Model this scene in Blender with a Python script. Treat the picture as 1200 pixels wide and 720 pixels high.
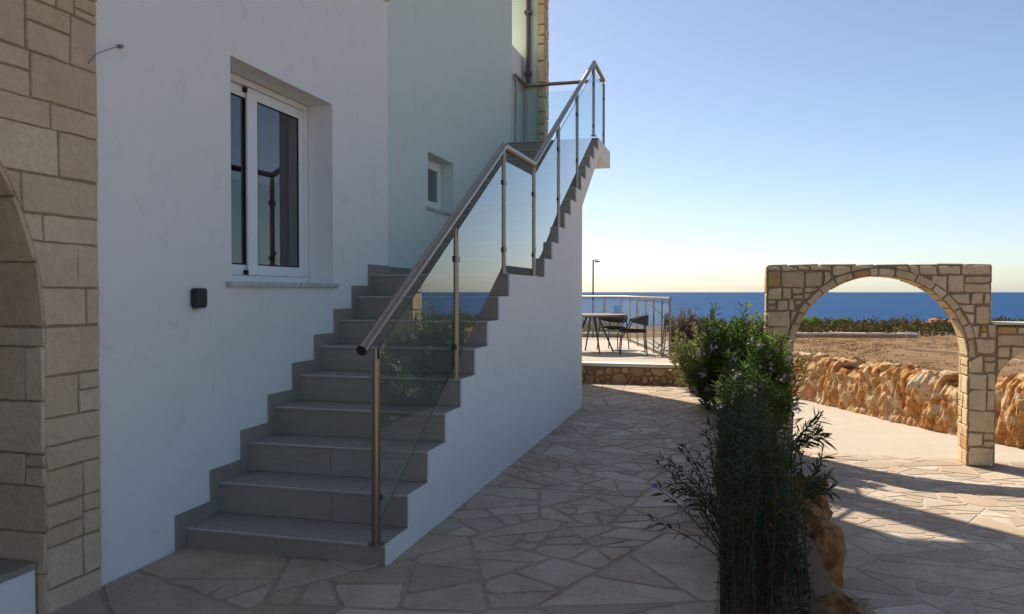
import bpy, bmesh, math, random
import numpy as np
from mathutils import Vector, noise, Matrix
R = math.radians
sc = bpy.context.scene
for o in list(bpy.data.objects):
    bpy.data.objects.remove(o)
col = sc.collection

# ------------------------------------------------------------------ camera
cam = bpy.data.cameras.new('camera'); cam.sensor_width = 36; cam.lens = 915.86 / 1200 * 36
cam.clip_end = 200000; cam.clip_start = 0.05
co = bpy.data.objects.new('camera', cam); col.objects.link(co)
co.location = (0, 0, 1.402); co.rotation_euler = (R(90 - 1.0922), 0, R(15.017))
sc.camera = co

# ------------------------------------------------------------------ sky, sun, exposure
SUN_EL, SX, SY = R(50), -0.7001, 0.7141
w = bpy.data.worlds.new('World'); sc.world = w; w.use_nodes = True
nt = w.node_tree
sky = nt.nodes.new('ShaderNodeTexSky'); sky.sky_type = 'NISHITA'; sky.sun_disc = False
sky.sun_elevation = SUN_EL; sky.sun_rotation = math.atan2(SX, SY)
sky.air_density = 0.78; sky.dust_density = 1.6; sky.ozone_density = 0.4; sky.altitude = 900
bg = nt.nodes['Background']; bg.inputs['Strength'].default_value = 0.086
tn = nt.nodes.new('ShaderNodeMix'); tn.data_type = 'RGBA'; tn.blend_type = 'MULTIPLY'; tn.inputs[0].default_value = 1; tn.inputs[7].default_value = (1.0, .985, .95, 1)
nt.links.new(sky.outputs[0], tn.inputs[6]); nt.links.new(tn.outputs[2], bg.inputs[0])
sun = bpy.data.lights.new('sun', 'SUN'); sun.energy = 3.5; sun.angle = R(0.5); sun.color = (1, 0.93, 0.82)
so = bpy.data.objects.new('sun', sun); col.objects.link(so)
d = Vector((SX * math.cos(SUN_EL), SY * math.cos(SUN_EL), math.sin(SUN_EL)))
so.rotation_euler = d.to_track_quat('Z', 'Y').to_euler(); so.location = (-20, 20, 20)
vs = sc.view_settings; vs.view_transform = 'Standard'; vs.look = 'None'; vs.gamma = 1; vs.exposure = 0.95
sc.cycles.max_bounces = 10; sc.cycles.transparent_max_bounces = 24
sc.cycles.use_denoising = True

rnd = random.Random(11)

# ------------------------------------------------------------------ helpers
class MB:
    """collects vertices and faces, builds ONE mesh object"""
    def __init__(s): s.v = []; s.f = []; s.m = []; s.c = []; s.sm = []
    def add(s, verts, faces, mi=0, c=(.5, .5), smooth=False):
        b = len(s.v); s.v += [tuple(p) for p in verts]
        for f in faces:
            s.f.append([b + i for i in f]); s.m.append(mi); s.c.append(c); s.sm.append(smooth)
        return s
    def box(s, x0, x1, y0, y1, z0, z1, mi=0, c=(.5, .5)):
        v = [(x, y, z) for z in (z0, z1) for y in (y0, y1) for x in (x0, x1)]
        return s.add(v, [(0, 2, 3, 1), (4, 5, 7, 6), (0, 1, 5, 4), (2, 6, 7, 3), (0, 4, 6, 2), (1, 3, 7, 5)], mi, c)
    def prism_yz(s, poly, x0, x1, mi=0, c=(.5, .5)):
        """poly = list of (y, z), counter-clockwise seen from +x"""
        n = len(poly)
        v = [(x0, y, z) for y, z in poly] + [(x1, y, z) for y, z in poly]
        f = [tuple(range(n))[::-1], tuple(range(n, 2 * n))]
        f += [(i, (i + 1) % n, n + (i + 1) % n, n + i) for i in range(n)]
        return s.add(v, f, mi, c)
    def prism_xz(s, poly, y0, y1, mi=0, c=(.5, .5)):
        n = len(poly)
        v = [(x, y0, z) for x, z in poly] + [(x, y1, z) for x, z in poly]
        f = [tuple(range(n)), tuple(range(n, 2 * n))[::-1]]
        f += [((i + 1) % n, i, n + i, n + (i + 1) % n) for i in range(n)]
        return s.add(v, f, mi, c)
    def prism_xy(s, poly, z0, z1, mi=0, c=(.5, .5)):
        n = len(poly)
        v = [(x, y, z0) for x, y in poly] + [(x, y, z1) for x, y in poly]
        f = [tuple(range(n))[::-1], tuple(range(n, 2 * n))]
        f += [(i, (i + 1) % n, n + (i + 1) % n, n + i) for i in range(n)]
        return s.add(v, f, mi, c)
    def tube(s, pts, r, n=10, mi=0, c=(.5, .5), caps=True, r1=None):
        pts = [Vector(p) for p in pts]; L = len(pts)
        rings = []
        for i, p in enumerate(pts):
            t = (pts[min(i + 1, L - 1)] - pts[max(i - 1, 0)]).normalized()
            a = t.cross(Vector((0, 0, 1)));  a = a if a.length > .05 else t.cross(Vector((1, 0, 0)))
            a.normalize(); b = a.cross(t)
            k = 1.0
            if 0 < i < L - 1:
                cs = (pts[i] - pts[i - 1]).normalized().dot(t); k = 1 / max(cs, .6)
            rr = r if r1 is None else r + (r1 - r) * i / (L - 1)
            rings.append([p + (a * math.cos(q) + b * math.sin(q)) * rr * (k if abs(math.sin(q)) > 2 else 1) for q in [2 * math.pi * j / n for j in range(n)]])
        v = [q for ring in rings for q in ring]; f = []
        for i in range(L - 1):
            for j in range(n):
                f.append((i * n + j, (i + 1) * n + j, (i + 1) * n + (j + 1) % n, i * n + (j + 1) % n))
        s.add(v, f, mi, c, True)
        if caps:
            s.add(rings[0], [tuple(range(n))], mi, c); s.add(rings[-1], [tuple(range(n))[::-1]], mi, c)
        return s
    def build(s, name, mats, parent=None, bevel=0, seg=2, fix=True):
        me = bpy.data.meshes.new(name)
        me.from_pydata(s.v, [], s.f)
        for m in (mats if isinstance(mats, (list, tuple)) else [mats]): me.materials.append(m)
        me.polygons.foreach_set('material_index', s.m)
        me.polygons.foreach_set('use_smooth', s.sm)
        a = me.attributes.new('tint', 'FLOAT_COLOR', 'FACE')
        a.data.foreach_set('color', np.array([(c[0], c[1], 0, 1) for c in s.c], 'f').ravel())
        if fix:
            bm = bmesh.new(); bm.from_mesh(me); bmesh.ops.recalc_face_normals(bm, faces=bm.faces); bm.to_mesh(me); bm.free()
        me.update()
        o = bpy.data.objects.new(name, me); col.objects.link(o)
        if parent: o.parent = parent; o.matrix_parent_inverse = parent.matrix_world.inverted() if False else Matrix.Translation(-parent.location)
        if bevel:
            b = o.modifiers.new('bevel', 'BEVEL'); b.width = bevel; b.segments = seg; b.limit_method = 'ANGLE'; b.angle_limit = R(40)
        return o

def tag(o, label=None, cat=None, group=None, kind=None):
    if label: o['label'] = label
    if cat: o['category'] = cat
    if group: o['group'] = group
    if kind: o['kind'] = kind
    return o

def empty(name, loc=(0, 0, 0)):
    o = bpy.data.objects.new(name, None); col.objects.link(o); o.location = loc; o.empty_display_size = .2
    return o

# ------------------------------------------------------------------ materials
def lin(*c): return (*c, 1)

class N:
    def __init__(s, name):
        s.m = bpy.data.materials.new(name); s.m.use_nodes = True; s.t = s.m.node_tree
        s.b = s.t.nodes['Principled BSDF']; s.out = s.t.nodes['Material Output']
    def n(s, typ, **kw):
        x = s.t.nodes.new('ShaderNode' + typ)
        for k, v in kw.items():
            if k.startswith('_'): setattr(x, k[1:], v)
            else: x.inputs[k.replace('__', ' ')].default_value = v
        return x
    def l(s, a, b): s.t.links.new(a, b)
    def pos(s):
        if not hasattr(s, '_p'): s._p = s.n('NewGeometry')
        return s._p.outputs['Position']
    def noise(s, scale, detail=4, rough=.55, vec=None, dist=0):
        x = s.n('TexNoise', Scale=scale, Detail=detail, Roughness=rough, Distortion=dist)
        s.l(vec or s.pos(), x.inputs['Vector']); return x.outputs['Fac']
    def ramp(s, fac, stops):
        x = s.n('ValToRGB'); e = x.color_ramp.elements
        while len(e) < len(stops): e.new(.5)
        for q, (p, c) in zip(e, stops): q.position = p; q.color = (*c, 1)
        s.l(fac, x.inputs[0]); return x.outputs[0]
    def mix(s, fac, a, b, blend='MIX'):
        x = s.n('Mix', _data_type='RGBA', _blend_type=blend)
        for v, i in ((fac, 0), (a, 6), (b, 7)):
            if hasattr(v, 'links'): s.l(v, x.inputs[i])
            elif i == 0: x.inputs[0].default_value = v
            else: x.inputs[i].default_value = (*v, 1)
        return x.outputs[2]
    def maprange(s, v, a, b, c, d):
        x = s.n('MapRange'); s.l(v, x.inputs[0])
        for i, q in enumerate((a, b, c, d)): x.inputs[i + 1].default_value = q
        return x.outputs[0]
    def tint(s):
        x = s.n('Attribute', _attribute_name='tint'); y = s.n('SeparateColor'); s.l(x.outputs['Color'], y.inputs[0]); return y.outputs[0], y.outputs[1]
    def base(s, c):
        if hasattr(c, 'links'): s.l(c, s.b.inputs['Base Color'])
        else: s.b.inputs['Base Color'].default_value = (*c, 1)
        return s
    def rough(s, r, spec=.5, metal=0):
        if hasattr(r, 'links'): s.l(r, s.b.inputs['Roughness'])
        else: s.b.inputs['Roughness'].default_value = r
        s.b.inputs['Specular IOR Level'].default_value = spec; s.b.inputs['Metallic'].default_value = metal
        return s
    def bump(s, h, strength, dist):
        x = s.n('Bump', Strength=strength, Distance=dist); s.l(h, x.inputs['Height'])
        if hasattr(s, '_lb'): s.l(s._lb, x.inputs['Normal'])
        s._lb = x.outputs[0]; s.l(x.outputs[0], s.b.inputs['Normal']); return s

def stucco(name, c, var=.05):
    k = N(name)
    a = k.noise(1.1, 5, .6); b = k.noise(14, 3)
    st_n = k.noise(5.5, 7, .72, dist=.8)
    v = k.mix(a, tuple(x * (1 - var) for x in c), tuple(min(1, x * (1 + var * .6)) for x in c))
    v = k.mix(k.maprange(st_n, .56, .76, 0, .32), v, (.50, .46, .40))
    k.base(v).rough(.85, .25)
    k.bump(k.noise(220, 3), .4, .003); k.bump(k.noise(16, 5, .65), .3, .010); k.bump(k.noise(2.2, 3), .35, .03)
    return k.m
M = {}
M['white'] = stucco('white_render', (.83, .805, .76))
M['mint'] = stucco('pale_mint_render', (.67, .74, .665))
M['green'] = stucco('pale_green_render', (.64, .67, .54))
M['cream'] = stucco('cream_coping', (.72, .66, .56))

def stone_mat(name, a, b, c, spot=None, rough=.85, scale=6):
    """dressed stone: per-block tint between colours a and b, veins of c"""
    k = N(name); t, u = k.tint()
    v = k.mix(t, a, b)
    n1 = k.noise(scale, 6, .65, dist=.4)
    v = k.mix(k.maprange(n1, .45, .75, 0, .65), v, c)
    if spot: v = k.mix(k.maprange(u, .975, .98, 0, .75), v, spot)
    n2 = k.noise(scale * 9, 5, .7)
    v = k.mix(k.maprange(n2, .3, .7, .22, 0), v, (.06, .045, .03), 'MIX')
    k.base(v).rough(rough, .2)
    k.bump(k.noise(scale * 2.2, 5, .6), .5, .02); k.bump(n2, .5, .006)
    return k.m
M['pier'] = stone_mat('beige_ashlar', (.62, .455, .285), (.78, .60, .41), (.54, .385, .23), scale=4)
M['arch'] = stone_mat('honey_limestone', (.66, .465, .25), (.80, .615, .385), (.50, .32, .155), spot=(.56, .27, .07), scale=7)
M['mortar'] = stone_mat('brown_mortar', (.34, .26, .165), (.40, .31, .2), (.27, .2, .125), scale=12)
M['mortar_arch'] = stone_mat('arch_mortar', (.31, .21, .125), (.36, .25, .155), (.23, .155, .09), scale=12)
M['rubble'] = stone_mat('orange_rubble', (.46, .27, .13), (.64, .45, .27), (.34, .18, .08), scale=5)
M['rubble_mortar'] = stone_mat('rubble_mortar', (.36, .22, .11), (.42, .26, .14), (.27, .15, .07), scale=9)

def paving(name, a, b, c, dirt):
    k = N(name); t, u = k.tint()
    v = k.mix(t, tuple(x * .82 for x in a), tuple(min(.8, x * 1.1) for x in b)); v = k.mix(k.maprange(u, .5, 1, 0, .8), v, c)
    n1 = k.noise(3.2, 7, .68, dist=.6)
    v = k.mix(k.maprange(n1, .40, .68, 0, .7), v, dirt)
    n2 = k.noise(38, 5, .7)
    v = k.mix(k.maprange(n2, .28, .62, .35, 0), v, tuple(x * .55 for x in dirt))
    k.base(v).rough(k.maprange(n1, .2, .8, .55, .85), .3)
    k.bump(k.noise(7, 6, .62), .45, .02); k.bump(n2, .35, .004)
    return k.m
M['paving'] = paving('sandstone_paving', (.48, .375, .265), (.61, .495, .37), (.55, .39, .25), (.37, .265, .175))
M['paving_mortar'] = paving('paving_joint', (.42, .315, .215), (.46, .35, .245), (.41, .30, .2), (.30, .22, .145))
def concrete():
    k = N('pale_concrete'); n1 = k.noise(.9, 6, .6); n2 = k.noise(26, 5, .7)
    v = k.mix(n1, (.43, .36, .275), (.54, .455, .355)); v = k.mix(k.maprange(n2, .3, .6, .22, 0), v, (.3, .24, .18))
    k.base(v).rough(.9, .2); k.bump(n2, .3, .006); k.bump(k.noise(4, 4), .4, .02); return k.m
M['concrete'] = concrete()

def tile():
    k = N('grey_porcelain_tile'); t, u = k.tint()
    mp = k.n('Mapping'); mp.inputs['Scale'].default_value = (1.2, 7, 7); k.l(k.pos(), mp.inputs['Vector'])
    n = k.noise(6, 6, .65, vec=mp.outputs[0])
    v = k.mix(t, (.285, .247, .203), (.35, .305, .255)); v = k.mix(k.maprange(n, .3, .75, 0, .55), v, (.225, .194, .158))
    n2 = k.noise(2.3, 5, .7)
    v = k.mix(k.maprange(n2, .5, .8, 0, .35), v, (.43, .38, .32))
    k.base(v).rough(k.maprange(n2, .2, .8, .42, .65), .4); k.bump(n, .12, .003); return k.m
M['tile'] = tile()
k = N('grout'); k.base((.48, .45, .42)).rough(.9, .2); M['grout'] = k.m
def steel():
    k = N('brushed_steel'); n = k.noise(30, 3)
    k.base((.31, .255, .195)).rough(.34, .5, 1.0); return k.m
M['steel'] = steel()
k = N('dark_steel'); k.base((.07, .062, .055)).rough(.4, .5, .6); M['dark_steel'] = k.m
k = N('rail_tube_end'); k.base((.02, .02, .02)).rough(.5, .4); M['black'] = k.m
k = N('black_lamp_plastic'); k.base((.014, .015, .018)).rough(.4, .5); k.bump(k.noise(150, 2), .1, .002); M['lampblack'] = k.m
k = N('white_aluminium'); k.base((.80, .79, .77)).rough(.35, .5); M['alu'] = k.m
k = N('rubber_seal'); k.base((.012, .012, .012)).rough(.6, .3); M['seal'] = k.m
def marble():
    k = N('sill_marble'); n = k.noise(9, 6, .7, dist=1.2)
    k.base(k.ramp(n, [(.3, (.34, .33, .32)), (.55, (.56, .54, .52)), (.75, (.64, .62, .6))])).rough(.4, .4); return k.m
M['marble'] = marble()
def curtain():
    k = N('brown_curtain'); k.base(k.mix(k.noise(3), (.34, .20, .18), (.46, .29, .26))).rough(.9, .2); k.bump(k.noise(180, 2), .2, .002); return k.m
M['curtain'] = curtain()
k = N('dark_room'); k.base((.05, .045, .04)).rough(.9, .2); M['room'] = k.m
k = N('bronze_pipe'); k.base((.10, .075, .055)).rough(.5, .4); M['pipe'] = k.m
k = N('timber_top'); k.base(k.mix(k.noise(8, 5), (.20, .155, .12), (.28, .22, .17))).rough(.6, .3); M['tabletop'] = k.m
k = N('woven_cord'); k.base((.085, .075, .065)).rough(.8, .2); wv = k.n('TexWave', Scale=60); k.l(k.pos(), wv.inputs['Vector']); k.bump(wv.outputs['Fac'], .5, .004); M['weave'] = k.m

def glass(name, tintc, boost):
    k = N(name); k.t.nodes.remove(k.b)
    fr = k.n('Fresnel', IOR=1.5); g = k.n('NewGeometry')
    inv = k.n('Math', _operation='SUBTRACT'); inv.inputs[0].default_value = 1; k.l(g.outputs['Backfacing'], inv.inputs[1])
    m1 = k.n('Math', _operation='MULTIPLY'); k.l(fr.outputs[0], m1.inputs[0]); k.l(inv.outputs[0], m1.inputs[1])
    m2 = k.n('Math', _operation='MULTIPLY', _use_clamp=True); k.l(m1.outputs[0], m2.inputs[0]); m2.inputs[1].default_value = boost
    tr = k.n('BsdfTransparent', Color=(*tintc, 1)); gl = k.n('BsdfGlossy', Roughness=0.0, Color=(.96, .98, 1, 1))
    mx = k.n('MixShader'); k.l(m2.outputs[0], mx.inputs[0]); k.l(tr.outputs[0], mx.inputs[1]); k.l(gl.outputs[0], mx.inputs[2])
    k.l(mx.outputs[0], k.out.inputs[0]); return k.m
M['glass'] = glass('balustrade_glass', (.90, .955, .955), 1.8)
M['pane'] = glass('window_glass', (.72, .74, .75), 2.0)
k = N('glass_edge'); k.base((.03, .07, .065)).rough(.2, .5); M['glass_edge'] = k.m

def leafmat(name, a, b, trans=.35, rough=.5):
    k = N(name); t, u = k.tint(); c = k.mix(t, a, b); c = k.mix(k.maprange(u, .94, .96, 0, .7), c, (.15, .10, .035))
    k.base(c).rough(rough, .35 if rough < .9 else .0)
    tl = k.n('BsdfTranslucent'); k.l(k.mix(.5, c, (c and (.16, .24, .03))), tl.inputs[0])
    mx = k.n('MixShader'); mx.inputs[0].default_value = trans
    k.l(k.b.outputs[0], mx.inputs[1]); k.l(tl.outputs[0], mx.inputs[2]); k.l(mx.outputs[0], k.out.inputs[0]); return k.m
M['oleander'] = leafmat('oleander_leaf', (.065, .135, .02), (.18, .26, .04), .55)
M['hedge'] = leafmat('hedge_leaf', (.015, .030, .009), (.036, .060, .018), .2, .75)
M['ruellia'] = leafmat('ruellia_leaf', (.018, .026, .014), (.035, .045, .02), .2)
M['yellowgreen'] = leafmat('yellow_green_leaf', (.16, .17, .03), (.27, .23, .06))
M['drygrass'] = leafmat('dry_grass_leaf', (.24, .14, .055), (.34, .22, .09))
M['drybush'] = leafmat('dry_twig_leaf', (.10, .065, .045), (.17, .105, .07), .15)
M['scrub'] = leafmat('scrub_leaf', (.085, .068, .032), (.15, .10, .05), .1, .95)
k = N('stem_bark'); k.base((.07, .05, .03)).rough(.85, .2); M['stem'] = k.m
k = N('pink_petal'); t, u = k.tint(); k.base(k.mix(t, (.62, .40, .42), (.72, .60, .56))).rough(.7, .2); M['petal'] = k.m
k = N('purple_petal'); k.base((.13, .07, .30)).rough(.7, .2); M['purple'] = k.m
k = N('soil'); k.base(k.mix(k.noise(12, 6), (.10, .065, .04), (.2, .135, .085))).rough(.95, .1); k.bump(k.noise(30, 5), .8, .03); M['soil'] = k.m

def rockmat():
    k = N('orange_rock'); t, u = k.tint()
    n1 = k.noise(3.2, 8, .68, dist=.8); n2 = k.noise(17, 7, .7); n3 = k.noise(1.7, 3)
    v = k.ramp(n1, [(.34, (.40, .15, .045)), (.46, (.60, .29, .10)), (.53, (.68, .44, .22)), (.62, (.74, .60, .42)), (.72, (.62, .40, .20))])
    v = k.mix(k.maprange(t, 0, 1, 0, .3), v, (.66, .53, .36))
    v = k.mix(k.maprange(n2, .30, .46, .75, 0), v, (.09, .05, .03))
    k.base(v).rough(.95, .1); k.bump(n2, .8, .05); k.bump(n1, .6, .12); return k.m
M['rock'] = rockmat()
def fieldmat():
    k = N('dry_field'); n1 = k.noise(.05, 6, .6); n2 = k.noise(.6, 7, .7); n3 = k.noise(6, 5, .75)
    v = k.mix(n1, (.27, .16, .085), (.38, .235, .125)); v = k.mix(k.maprange(n2, .40, .62, 0, .75), v, (.17, .10, .05))
    v = k.mix(k.maprange(n3, .3, .6, .35, 0), v, (.14, .085, .04))
    k.base(v).rough(.95, .05); k.bump(n3, .8, .1); k.bump(n2, .6, .5); return k.m
M['field'] = fieldmat()
def seamat():
    k = N('sea_water')
    mp = k.n('Mapping'); mp.inputs['Scale'].default_value = (1, 1.0, 1); k.l(k.pos(), mp.inputs['Vector'])
    n0 = k.noise(.004, 4, .6); n1 = k.noise(.09, 6, .65)
    v = k.mix(k.maprange(n0, .3, .7, 0, 1), (.010, .050, .135), (.016, .066, .165))
    v = k.mix(k.maprange(n1, .55, .75, 0, .35), v, (.024, .085, .195))
    k.base(v).rough(.6, .07); k.bump(n1, .6, 1.2); return k.m
M['sea'] = seamat()

# ------------------------------------------------------------------ stone facing and paving generators
def courses(u0, u1, v0, v1, h, wd, rn):
    out = []; v = v0
    while v < v1 - 1e-6:
        hh = min(rn.uniform(*h), v1 - v)
        if v1 - v - hh < h[0] * .6: hh = v1 - v
        u = u0
        while u < u1 - 1e-6:
            ww = min(rn.uniform(*wd), u1 - u)
            if u1 - u - ww < wd[0] * .5: ww = u1 - u
            q = rn.random()
            if q < .16 and hh > h[0] * 1.35:
                m = v + hh * rn.uniform(.38, .62); out += [(u, u + ww, v, m), (u, u + ww, m, v + hh)]
            elif q < .26 and ww > wd[0] * 1.3:
                m = u + ww * rn.uniform(.35, .65); n = v + hh * rn.uniform(.35, .65)
                out += [(u, m, v, v + hh), (m, u + ww, v, n), (m, u + ww, n, v + hh)]
            else: out.append((u, u + ww, v, v + hh))
            u += ww
        v += hh
    return out

def face_stones(mb, rects, mp, gap=.009, depth=.016, jit=.006, push=None, mi=0, rn=rnd, wob=.02, inn=.006):
    """mp(u, v, d) -> world point; each rect becomes a raised, slightly irregular block"""
    for (a, b, c, dd) in rects:
        if b - a < .03 or dd - c < .03: continue
        g = gap * rn.uniform(.7, 1.5)
        w1 = [rn.uniform(-wob, wob) * min(1, (dd - c) * 3) for _ in range(4)]
        cs = [(a + g, c + g + w1[0] * .4), (b - g, c + g + w1[1] * .4), (b - g + 0, dd - g + w1[2] * .4), (a + g, dd - g + w1[3] * .4)]
        loop = []
        for i in range(4):
            p, q = cs[i], cs[(i + 1) % 4]; L = math.hypot(q[0] - p[0], q[1] - p[1]); n = max(2, int(L / .045))
            for j in range(n):
                t = j / n; jx = rn.uniform(-jit, jit); jy = rn.uniform(-jit, jit)
                if j == 0:
                    loop.append((p[0] + (q[0] - p[0]) * .0 + jx, p[1] + jy))
                else: loop.append((p[0] + (q[0] - p[0]) * t + jx * .6, p[1] + (q[1] - p[1]) * t + jy * .6))
        cx = sum(p[0] for p in loop) / len(loop); cy = sum(p[1] for p in loop) / len(loop)
        if push:
            if push(cx, cy) != (cx, cy): 
                loop2 = [push(*p) for p in loop]
                if sum(1 for p, q in zip(loop, loop2) if p != q) > .8 * len(loop): continue
                loop = loop2
            else: loop = [push(*p) for p in loop]
            ar = abs(sum(loop[i][0] * loop[(i + 1) % len(loop)][1] - loop[(i + 1) % len(loop)][0] * loop[i][1] for i in range(len(loop)))) / 2
            if ar < .002: continue
            cx = sum(p[0] for p in loop) / len(loop); cy = sum(p[1] for p in loop) / len(loop)
        dp = depth * rn.uniform(.7, 1.3); tl = (rn.uniform(-1, 1) * .03, rn.uniform(-1, 1) * .03)
        def inset(k, d):
            r = []
            for (u, v) in loop:
                l = math.hypot(u - cx, v - cy) + 1e-6
                s_ = max(.2, 1 - k / l)
                uu, vv = cx + (u - cx) * s_, cy + (v - cy) * s_
                r.append(mp(uu, vv, d + (tl[0] * (uu - cx) + tl[1] * (vv - cy) if d > .004 else 0)))
            return r
        n = len(loop); r0 = inset(0, -.004); r1 = inset(.001, dp * .65); r2 = inset(inn, dp)
        v = r0 + r1 + r2; f = []
        for k_ in (0, 1):
            for i in range(n): f.append((k_ * n + i, k_ * n + (i + 1) % n, (k_ + 1) * n + (i + 1) % n, (k_ + 1) * n + i))
        c = (rn.random(), rn.random())
        mb.add(v, f, mi, c, True); mb.add(r2, [tuple(range(n))], mi, c)

def power_cells(pts, wts, bounds):
    x0, x1, y0, y1 = bounds; P = np.array(pts); W = np.array(wts); out = []
    for i, p in enumerate(P):
        d2 = ((P - p) ** 2).sum(1); idx = np.argsort(d2)[1:48]
        poly = [(x0, y0), (x1, y0), (x1, y1), (x0, y1)]
        for j in idx:
            q = P[j]; nx, ny = q - p; cc = ((q @ q) - (p @ p) - W[j] + W[i]) / 2
            new = []; m = len(poly)
            for a in range(m):
                A, B = poly[a], poly[(a + 1) % m]; da = A[0] * nx + A[1] * ny - cc; db = B[0] * nx + B[1] * ny - cc
                if da <= 0: new.append(A)
                if (da < 0 < db) or (db < 0 < da):
                    t = da / (da - db); new.append((A[0] + (B[0] - A[0]) * t, A[1] + (B[1] - A[1]) * t))
            poly = new
            if len(poly) < 3: break
        if len(poly) >= 3: out.append(poly)
        else: out.append(None)
    return out

def split_poly(poly, thr, rn):
    """break a slab along random chords into angular shards, some left large"""
    n = len(poly)
    A = abs(sum(poly[i][0] * poly[(i + 1) % n][1] - poly[(i + 1) % n][0] * poly[i][1] for i in range(n))) / 2
    cx = sum(p[0] for p in poly) / n; cy = sum(p[1] for p in poly) / n
    th = thr(cx, cy)
    if A < th * rn.choice([.7, 1, 1, 1.6, 4.5]) or A < th * .35: return [poly]
    P = np.array(poly) - (cx, cy); ev, V = np.linalg.eigh(P.T @ P)
    ax = V[:, 1]; an = math.atan2(ax[1], ax[0]) + rn.gauss(0, .38)
    nx, ny = math.cos(an), math.sin(an); r_ = math.sqrt(A); cc = nx * (cx + rn.uniform(-.16, .16) * r_) + ny * (cy + rn.uniform(-.16, .16) * r_)
    out = []
    for sg in (1, -1):
        new = []
        for a in range(n):
            p, q = poly[a], poly[(a + 1) % n]; da = sg * (p[0] * nx + p[1] * ny - cc); db = sg * (q[0] * nx + q[1] * ny - cc)
            if da <= 0: new.append(p)
            if (da < 0 < db) or (db < 0 < da):
                t = da / (da - db); new.append((p[0] + (q[0] - p[0]) * t, p[1] + (q[1] - p[1]) * t))
        if len(new) < 3: return [poly]
        out.append(new)
    return split_poly(out[0], thr, rn) + split_poly(out[1], thr, rn)

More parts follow.
